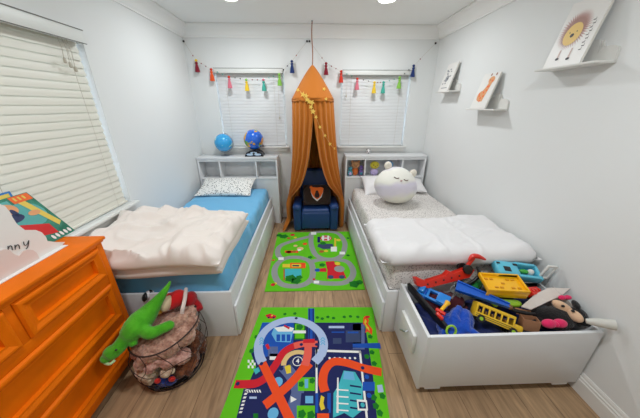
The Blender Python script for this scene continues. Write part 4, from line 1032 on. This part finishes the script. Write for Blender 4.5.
# yellow truck bed
t = toy('toy_truck_bed', 'yellow plastic truck bed with raised rim on top of the pile', at(502.5, 284, Z=.56), (rad(11), 0, rad(-7)))
b = MB(); w2, d2 = .118, .068
b.box((0, 0, 0), (2*w2, 2*d2, .008), bev=.002)
for s_ in (-1, 1): b.box((0, s_*(d2-.005), .009), (2*w2, .010, .026), bev=.003); b.box((s_*(w2-.005), 0, .009), (.010, 2*d2-.02, .026), bev=.003)
b.box((0, -d2+.005, -.020), (2*w2-.004, .010, .046), bev=.003)
b.build('tray', P_YEL, t)
for x, y in ((-.085, .03), (-.055, .03), (.04, .032), (.07, .032), (0, .0), (-.05, -.032), (-.02, -.032), (.045, -.032), (.08, -.032)):
    MB().box((x, y, .006), (.020, .012, .006), bev=.002).build('raised_print', pl('amber', (214, 142, 10)), t)
place(t)
# lime piece
t = toy('toy_bumper', 'lime green plastic piece under the yellow truck bed', at(507, 303, Z=.47), (0, 0, rad(-5)))
b = MB(); b.box((0, 0, 0), (.13, .05, .026), bev=.01, seg=3); b.tube([(-.065, -.02, .0), (-.085, -.025, 0), (-.09, 0, 0)], .008, 8, smoothn=4); b.ell((.06, 0, 0), (.022, .022, .016)); b.build('body', P_LIME, t)
b = MB(); b.cyl((-.055, -.03, -.002), (-.055, .03, -.002), .015); b.build('wheel', M_BLACK, t); place(t)
# black scoop
t = toy('black_scoop', 'curved black plastic strip between the bus and the white board', at(519, 312, Z=.462), (0, 0, rad(-16)))
b = MB(); b.tube([(-.07, .02, .02), (-.03, .005, .005), (.03, 0, 0), (.08, .0, .006)], [.005, .010, .012, .007], 12, smoothn=6); b.build('strip', M_BLACK, t); place(t)
# school bus
t = toy('toy_school_bus', 'yellow toy school bus with open windows at the near rim of the drawer', at(492, 316, Z=.445), (rad(-38), rad(12), rad(-24)))
def busside(y):
    b.box((.0, y, -.022), (.20, .005, .028), bev=.001); b.box((-.0, y, .034), (.20, .005, .012), bev=.001)
    for i in range(7): b.box((-.096+.032*i, y, .01), (.009, .005, .04), bev=.001)
b = MB(); busside(-.035); busside(.035)
b.box((0, 0, .041), (.206, .072, .008), bev=.004); b.box((-.098, 0, .002), (.005, .07, .075), bev=.001); b.box((.0, 0, -.034), (.20, .066, .006))
b.box((.125, 0, -.012), (.05, .066, .04), bev=.012, seg=3); b.box((.099, 0, -.005), (.005, .07, .06)); b.build('body', P_BUS, t)
for z_ in (-.018, -.028): MB().box((0, -.0385, z_), (.19, .001, .003)).build('black_stripe', M_BLACK, t)
MB().box((.151, 0, -.014), (.003, .05, .02), bev=.001).build('grille', M_BLACK, t)
for x in (-.065, .10):
    for y in (-.035, .035):
        w_ = MB().cyl((x, y-.008, -.038), (x, y+.008, -.038), .021, seg=20).build('wheel', M_BLACK, t)
        y2 = y+(.0092 if y > 0 else -.0092); MB().cyl((x, y2-.001, -.038), (x, y2+.001, -.038), .010, seg=14).build('hubcap', P_LIME, w_)
for i in range(5): MB().box((-.075+.034*i, 0, -.01), (.008, .05, .04), bev=.003).build('bus_seat', pl('ochre', (150, 104, 26)), t)
place(t)
# sky blue camper and its white door frame
t = toy('toy_camper', 'sky blue toy camper shell lying on the far right of the pile', at(519, 271.5, Z=.56), (rad(22), rad(5), rad(-8)))
b = MB()
b.box((-.075, 0, .0), (.13, .10, .055), bev=.018, seg=3); b.box((.035, .042, 0), (.12, .018, .05), bev=.006); b.box((.035, -.042, 0), (.12, .018, .05), bev=.006); b.box((.10, 0, -.004), (.02, .10, .045), bev=.006); b.box((-.01, 0, -.022), (.22, .09, .01), bev=.003)
b.build('shell', P_SKY, t)
for q_ in (((-.085, -.012, .0285), (.038, .032, .002)), ((-.125, .024, .0285), (.02, .012, .002)), ((-.03, .024, .0285), (.025, .014, .002))): MB().box(q_[0], q_[1], bev=.0008).build('window', M_BLACK, t)
for q_ in (((-.085, -.047, .0), (.02, .006, .014)), ((.03, .005, .0), (.028, .014, .012))): MB().ell(*q_).build('green_insert', pl('leaf', (70, 170, 60)), t)
MB().ell((.065, .004, .0), (.018, .018, .022)).build('seat_insert', P_WHT, t); place(t, 1.12)
t = toy('white_door_frame', 'small white plastic frame standing at the right end of the blue camper', (1.50, 1.285, .585), (rad(10), rad(10), rad(6)))
b = MB(); b.box((-.03, 0, 0), (.014, .014, .11), bev=.003); b.box((.032, 0, 0), (.012, .014, .11), bev=.003); b.box((0, 0, .05), (.07, .014, .012), bev=.003); b.box((0, 0, -.05), (.07, .014, .012), bev=.003); b.build('frame', P_WHT, t); place(t)
# red brick
t = toy('red_block', 'red plastic block half hidden right of the yellow truck bed', at(533, 292, Z=.505), (rad(20), .2, .3))
b = MB(); b.box((0, 0, 0), (.10, .05, .04), bev=.004); b.build('block', P_RED, t)
for i in range(3): MB().cyl((-.032+.032*i, 0, .020), (-.032+.032*i, 0, .027), .009, seg=12).build('stud', P_RED, t)
place(t)
# white board
t = thing('white_board', 'pale flat board lying across the toys above the black plush', 'board', (1.33, 1.12, .50))
q = [at(521, 307, Z=.485), at(531, 310, Z=.483), at(548, 302, Z=.495), at(560, 297, Z=.51), at(570, 289, Z=.535), at(548, 288.5, Z=.53), at(535, 295, Z=.51)]
MB().prism(q, (0, 0, .006)).build('panel', mat('pale_board', (214, 204, 196), .5), t, smooth=False)
# black plush
M_BP = pm('black', (20, 18, 20), None, .5); M_FACE = pm('beige', (222, 184, 150), None, .2)
t = thing('black_plush', 'black plush toy with a beige face lying face up in the right of the drawer', 'plush toy', (1.40, 1.04, .40))
A = lambda x, y, z: tuple(at(x, y, Z=z))
blob('body', [('e', A(556, 318, .43), (.11, .07, .06)), ('e', A(541, 317, .42), (.075, .06, .05)), ('e', A(575, 316, .45), (.06, .05, .05)), ('t', [A(545, 318, .43), A(537, 323, .42), A(532, 327, .40)], .028), ('t', [A(578, 320, .45), A(586, 322, .45), A(590, 323, .45)], .024)], M_BP, t, .006)
MB().ell(A(576, 305, .505), (.018, .040, .016), (0, 0, -.5)).build('floppy_ear', M_BP, t)
b = MB(); b.ell(A(563, 308, .485), (.062, .030, .030), (.1, .5, -.5)); b.ell(A(575, 316, .485), (.024, .040, .028), (0, .2, .1)); b.build('face', M_FACE, t)
for q_ in (A(563, 306, .515), A(573, 311, .515)): MB().ell(q_, (.009, .008, .007)).build('eye', M_BLACK, t)
def bow(label, px, py, z, k, dots):  # pink bow: two loops with a knot between them
    c = Vector(A(px, py, z)); t = thing('pink_bow', label, 'bow', c)
    b = MB(); b.ell(c+Vector((-.028*k, 0, 0)), (.036*k, .022*k, .022*k)); b.ell(c+Vector((.028*k, 0, 0)), (.034*k, .022*k, .021*k)); b.ell(c+Vector((0, -.006*k, .002)), (.012*k, .016*k, .014*k)); b.build('bow_loops', mat('pink_knit', (224, 40, 98), .8, sheen=.3, bump=.3, bscale=120), t)
    if dots:
        for dx in (-.045, -.015, .02, .045): MB().ell(c+Vector((dx, -.014, .016)), (.006, .005, .005), seg=8, rings=6).build('dot', P_WHT, t)
bow('bright pink bow at the near rim of the toy drawer', 554.5, 323.5, .462, 1.1, False)
bow('small pink bow peeking out behind the black plush', 565, 297.5, .525, .62, False)
# rolled tube over the corner
t = thing('rolled_paper', 'grey-white rolled tube poking out over the right corner of the drawer', 'roll', (1.47, .95, .5))
b = MB(); b.tube([(1.452, .965, .508), (1.49, .94, .522), (1.538, .91, .535)], [.012, .022, .026], 16, smoothn=3); b.build('roll', mat('soft_white', (206, 204, 196), .8), t)
t = thing('picture_card', 'thin grey card standing behind the black plush against the wall side', 'card', (1.50, 1.12, .44))
b = MB(); b.prism([(1.475, 1.20, .40), (1.52, 1.02, .40), (1.52, 1.02, .475), (1.475, 1.20, .54)], (.006, .003, 0)); b.build('card', mat('grey_card', (186, 182, 176), .6), t, smooth=False)
# open brown carton
t = toy('cardboard_box', 'small open brown box between the bus and the pink bow', at(529, 323, Z=.43), (rad(-10), 0, rad(-20)), 'box')
b = MB(); b.box((0, 0, -.04), (.10, .07, .006)); b.box((0, .034, 0), (.10, .004, .08)); b.box((0, -.034, 0), (.10, .004, .08)); b.box((.048, 0, 0), (.004, .07, .08)); b.box((-.048, 0, 0), (.004, .07, .08)); b.box((-.02, .055, .045), (.10, .05, .003), (.5, 0, 0)); b.build('carton', mat('brown_card', (164, 116, 84), .8), t, smooth=False); place(t, .8)
t = thing('yellow_ring', 'yellow green plastic ring at the near left rim of the drawer', 'toy', (.73, .975, .44))
MB().tube([(.745+.026*math.cos(2*PI*k/24), .985+.01*math.sin(2*PI*k/24), .442+.026*math.sin(2*PI*k/24)) for k in range(24)], .006, 8, closed=True).build('ring', P_LIME, t)

# ================================================================== BASKET OF PLUSHES
BC = Vector((-.910, 1.172, 0)); 
t = thing('wire_basket', 'low round dark wire basket of plush toys between dresser and blue bed', 'basket', BC)
M_DW = mat('dark_brown_wire', (52, 34, 30), .6)
def rimp(a, f=1.0):
    r = .190+.008*math.sin(3*a); z = .335+.012*math.cos(a-.9)
    return Vector((BC.x+r*f*math.cos(a), BC.y+r*f*math.sin(a), z))
def basep(a): return Vector((BC.x+.172*math.cos(a), BC.y+.172*math.sin(a), .006))
MB().tube([rimp(2*PI*k/48) for k in range(48)], .0045, 8, closed=True).build('rim', M_DW, t)
MB().tube([basep(2*PI*k/48) for k in range(48)], .0045, 8, closed=True).build('bottom_ring', M_DW, t)
def belly(a, f):
    p = basep(a).lerp(rimp(a), f); d = Vector((math.cos(a), math.sin(a), 0)); return p+d*.034*math.sin(PI*f)
MB().tube([belly(2*PI*k/48, .60+.05*math.sin(5*2*PI*k/48)) for k in range(48)], .0018, 6, closed=True).build('wire_hoop', M_DW, t)
MB().tube([belly(2*PI*k/48, .28+.04*math.cos(4*2*PI*k/48)) for k in range(48)], .0018, 6, closed=True).build('wire_hoop', M_DW, t)
for k in range(11):
    MB().tube([belly(2*PI*k/11+.16*math.sin(j*1.3+k), j/6) for j in range(7)], .002, 6, smoothn=2).build('wire_stay', M_DW, t)
b = MB(); b.lathe([(.001, .004), (.16, .004), (.16, .007), (.001, .007)], (BC.x, BC.y, 0), 36); b.build('base_panel', mat('black_net', (40, 34, 36), .9), t)

def fur_mat(n, c, c2, sc=34):
    m = mat('fur_'+n, c, .95, sheen=.4, rgb2=c2, nscale=sc, bump=.9, bscale=90); return m
FT = fur_mat('tan_curly', (214, 170, 148), (164, 116, 98)); FP = fur_mat('rosy_tan', (220, 172, 158), (180, 126, 112)); FC = fur_mat('cream', (226, 204, 178), (184, 156, 128)); FB = fur_mat('chestnut', (140, 82, 50), (78, 40, 24), 20)
def X(a, r, z): return (BC.x+1.12*r*math.cos(math.radians(a)), BC.y+1.12*r*math.sin(math.radians(a)), z)
def soft(name, label, els, mm, fur=.012, fs=.02, extra=None):
    c = els[0][1] if els[0][0] == 'e' else els[0][1][0]
    t = thing(name, label, 'plush toy', c)
    blob('body', els, mm, t, .006, fur, fs, 2)
    for pn, e, m2 in (extra or []):
        for cc, rr in e: MB().ell(cc, rr, seg=16, rings=10).build(pn, m2, t)
    return t
soft('plush_dog', 'big curly tan plush dog filling the top of the basket', [('e', X(0, .0, .31), (.15, .14, .055)), ('e', X(-60, .10, .28), (.075, .07, .06)), ('e', X(-95, .115, .275), (.055, .055, .055)), ('e', X(-130, .11, .285), (.055, .055, .05)), ('e', X(-15, .12, .29), (.06, .06, .06)),
     ('e', X(15, .125, .32), (.055, .055, .055)), ('t', [X(-20, .06, .36), X(10, .10, .375), X(30, .13, .37), X(38, .15, .36)], .036), ('t', [X(-100, .10, .25), X(-112, .145, .235), X(-118, .155, .205)], .034)], FT, .022, .014,
     [('eye', [X(36, .155, .385), (.008, .008, .008)] and [(X(33, .165, .385), (.008, .008, .008)), (X(46, .16, .39), (.008, .008, .008))], M_BLACK)])
soft('plush_bear', 'rosy tan plush bear behind the front wires of the basket', [('e', X(-38, .14, .195), (.052, .05, .04)), ('e', X(-62, .13, .21), (.05, .05, .045)), ('t', [X(-75, .125, .23), X(-90, .15, .22), X(-98, .158, .19)], .028)], FP, .014, .014)
soft('plush_lamb', 'cream plush lamb low at the left side of the basket', [('e', X(-115, .125, .12), (.06, .055, .055)), ('t', [X(-150, .135, .17), X(-120, .155, .145), X(-95, .16, .15)], .034), ('t', [X(-150, .13, .12), X(-125, .155, .095), X(-100, .155, .10)], .028)], FC, .014, .018)
soft('plush_bunny', 'small pale plush bunny head in the middle of the basket front', [('e', X(-70, .150, .150), (.034, .034, .030)), ('t', [X(-66, .16, .155), X(-58, .175, .17)], .016)], FC, .008, .02)
soft('rosy_plush', 'rosy plush toy at the left front of the basket under the dinosaur', [('e', X(-142, .135, .235), (.042, .042, .04)), ('t', [X(-125, .13, .21), X(-120, .155, .195)], .024)], FP, .010, .016)
soft('brown_plush', 'chestnut brown plush monkey at the right side of the basket', [('e', X(-22, .118, .10), (.065, .065, .06)), ('e', X(5, .13, .17), (.045, .05, .06)), ('e', X(-50, .135, .095), (.045, .042, .04)), ('t', [X(18, .13, .22), X(18, .158, .15), X(8, .160, .07)], .024), ('t', [X(-10, .15, .16), X(-25, .168, .12), X(-40, .17, .07)], .020)], FB, .020, .018)
soft('blue_plush', 'blue plush toy with red patches at the bottom of the basket', [('e', X(-72, .125, .07), (.055, .05, .045)), ('e', X(-88, .12, .05), (.04, .04, .035))], pm('royal_blue', (34, 66, 160)), .006, .02, [('red_patch', [(X(-64, .170, .105), (.020, .014, .016)), (X(-88, .160, .105), (.018, .014, .016))], pm('scarlet', (204, 44, 40)))])
soft('navy_plush', 'dark navy plush toy at the bottom left of the basket', [('e', X(-112, .12, .045), (.06, .05, .035)), ('t', [X(-112, .14, .04), X(-92, .155, .035)], .02)], pm('midnight', (34, 36, 58)), .006, .02)
# santa plush
t = thing('santa_plush', 'red and yellow plush with a white-trimmed red hat lying in the back of the basket', 'plush toy', at(175, 302, Z=.41))
Q = lambda x, y, z=.415: at(x, y, Z=z)
blob('body', [('e', Q(171, 301), (.062, .058, .052)), ('e', Q(178, 298, .425), (.052, .056, .052))], pm('bright_red', (206, 28, 30), None, .2), t, .006)
MB().ell(Q(160.5, 306, .42), (.030, .058, .050), (0, .2, -.1)).build('yellow_bib', pm('egg_yellow', (236, 190, 60), None, .2), t)
MB().ell(Q(167, 303.5, .435), (.026, .052, .046), (0, .1, -.1)).build('cream_front', pm('cream_flat', (236, 214, 176), None, .2), t)
blob('hat', [('e', Q(190, 299, .415), (.042, .055, .045)), ('t', [Q(193, 300, .40), Q(198, 305, .375), Q(200, 310, .36)], .022)], pm('crimson', (160, 18, 26), None, .2), t, .006)
MB().tube([Q(182, 313, .41), Q(183, 307, .445), Q(185, 298, .465), Q(186, 289, .455)], .0115, 12, smoothn=5).build('hat_trim', pm('white_fur', (232, 214, 208)), t)
# striped toy behind
t = thing('striped_plush', 'black and white striped plush tail end behind the dinosaur', 'plush toy', at(150, 293, Z=.38))
for i in range(5): MB().ell(at(145+2.6*i, 297-2.2*i, Z=.38+.004*i), (.017, .030, .030), (0, .5, .6), seg=14, rings=10).build('stripe', M_WHITEF if i % 2 else M_BLACK, t)
# dinosaur
t = thing('dinosaur_plush', 'bright green plush dinosaur sprawled head down over the basket rim', 'plush toy', (-.97, 1.13, .38))
GD = pm('green', (84, 178, 36), (66, 156, 26), .35)
body = [('t', [at(170.5, 281, Z=.56), at(167, 287.5, Z=.545), at(162, 295, Z=.52), at(156, 303, Z=.49), at(149, 312, Z=.46), at(141, 321, Z=.44), at(134, 329, Z=.425), at(127, 337, Z=.40)], [.005, .015, .025, .036, .052, .066, .062, .045], 6),
        ('t', [at(129, 335, Z=.405), at(123, 342, Z=.385), at(117, 349, Z=.365), at(109, 356, Z=.345)], [.046, .036, .036, .030], 6),
        ('e', at(112.5, 352, Z=.355), (.044, .038, .036)), ('e', at(106.5, 358, Z=.33), (.030, .028, .024)),
        ('t', [at(143, 330, Z=.42), at(151, 333, Z=.41), at(159, 330, Z=.405), at(168, 326, Z=.40)], [.036, .034, .029, .029], 6), ('e', at(169, 325.5, Z=.40), (.029, .027, .026)),
        ('t', [at(131, 336, Z=.39), at(133, 342, Z=.375), at(134, 346, Z=.36)], [.026, .022, .018], 4)]
blob('body', body, GD, t, .0055, .004, .03)
b = MB(); b.tube([at(105, 363, Z=.315), at(110, 364, Z=.318), at(115, 360, Z=.325)], .007, 8, smoothn=4); b.build('mouth', pm('pale_mint', (190, 226, 170)), t)
b = MB(); b.ell(at(116, 350, Z=.398), (.006, .006, .005)); b.build('eye', M_BLACK, t)

# cable by the back wall
t = thing('power_cord', 'white power cord drooping by the baseboard left of the canopy', 'cord', (-.43, 3.5, .1))
MB().b2(-.475, -.445, 3.505, 3.52, .10, .15, .003).build('plug', P_WHT, t)
MB().tube([(-.458, 3.50, .12), (-.45, 3.46, .10), (-.43, 3.44, .05), (-.42, 3.40, .012), (-.44, 3.3, .008)], .004, 8, smoothn=6).build('cable', P_WHT, t)
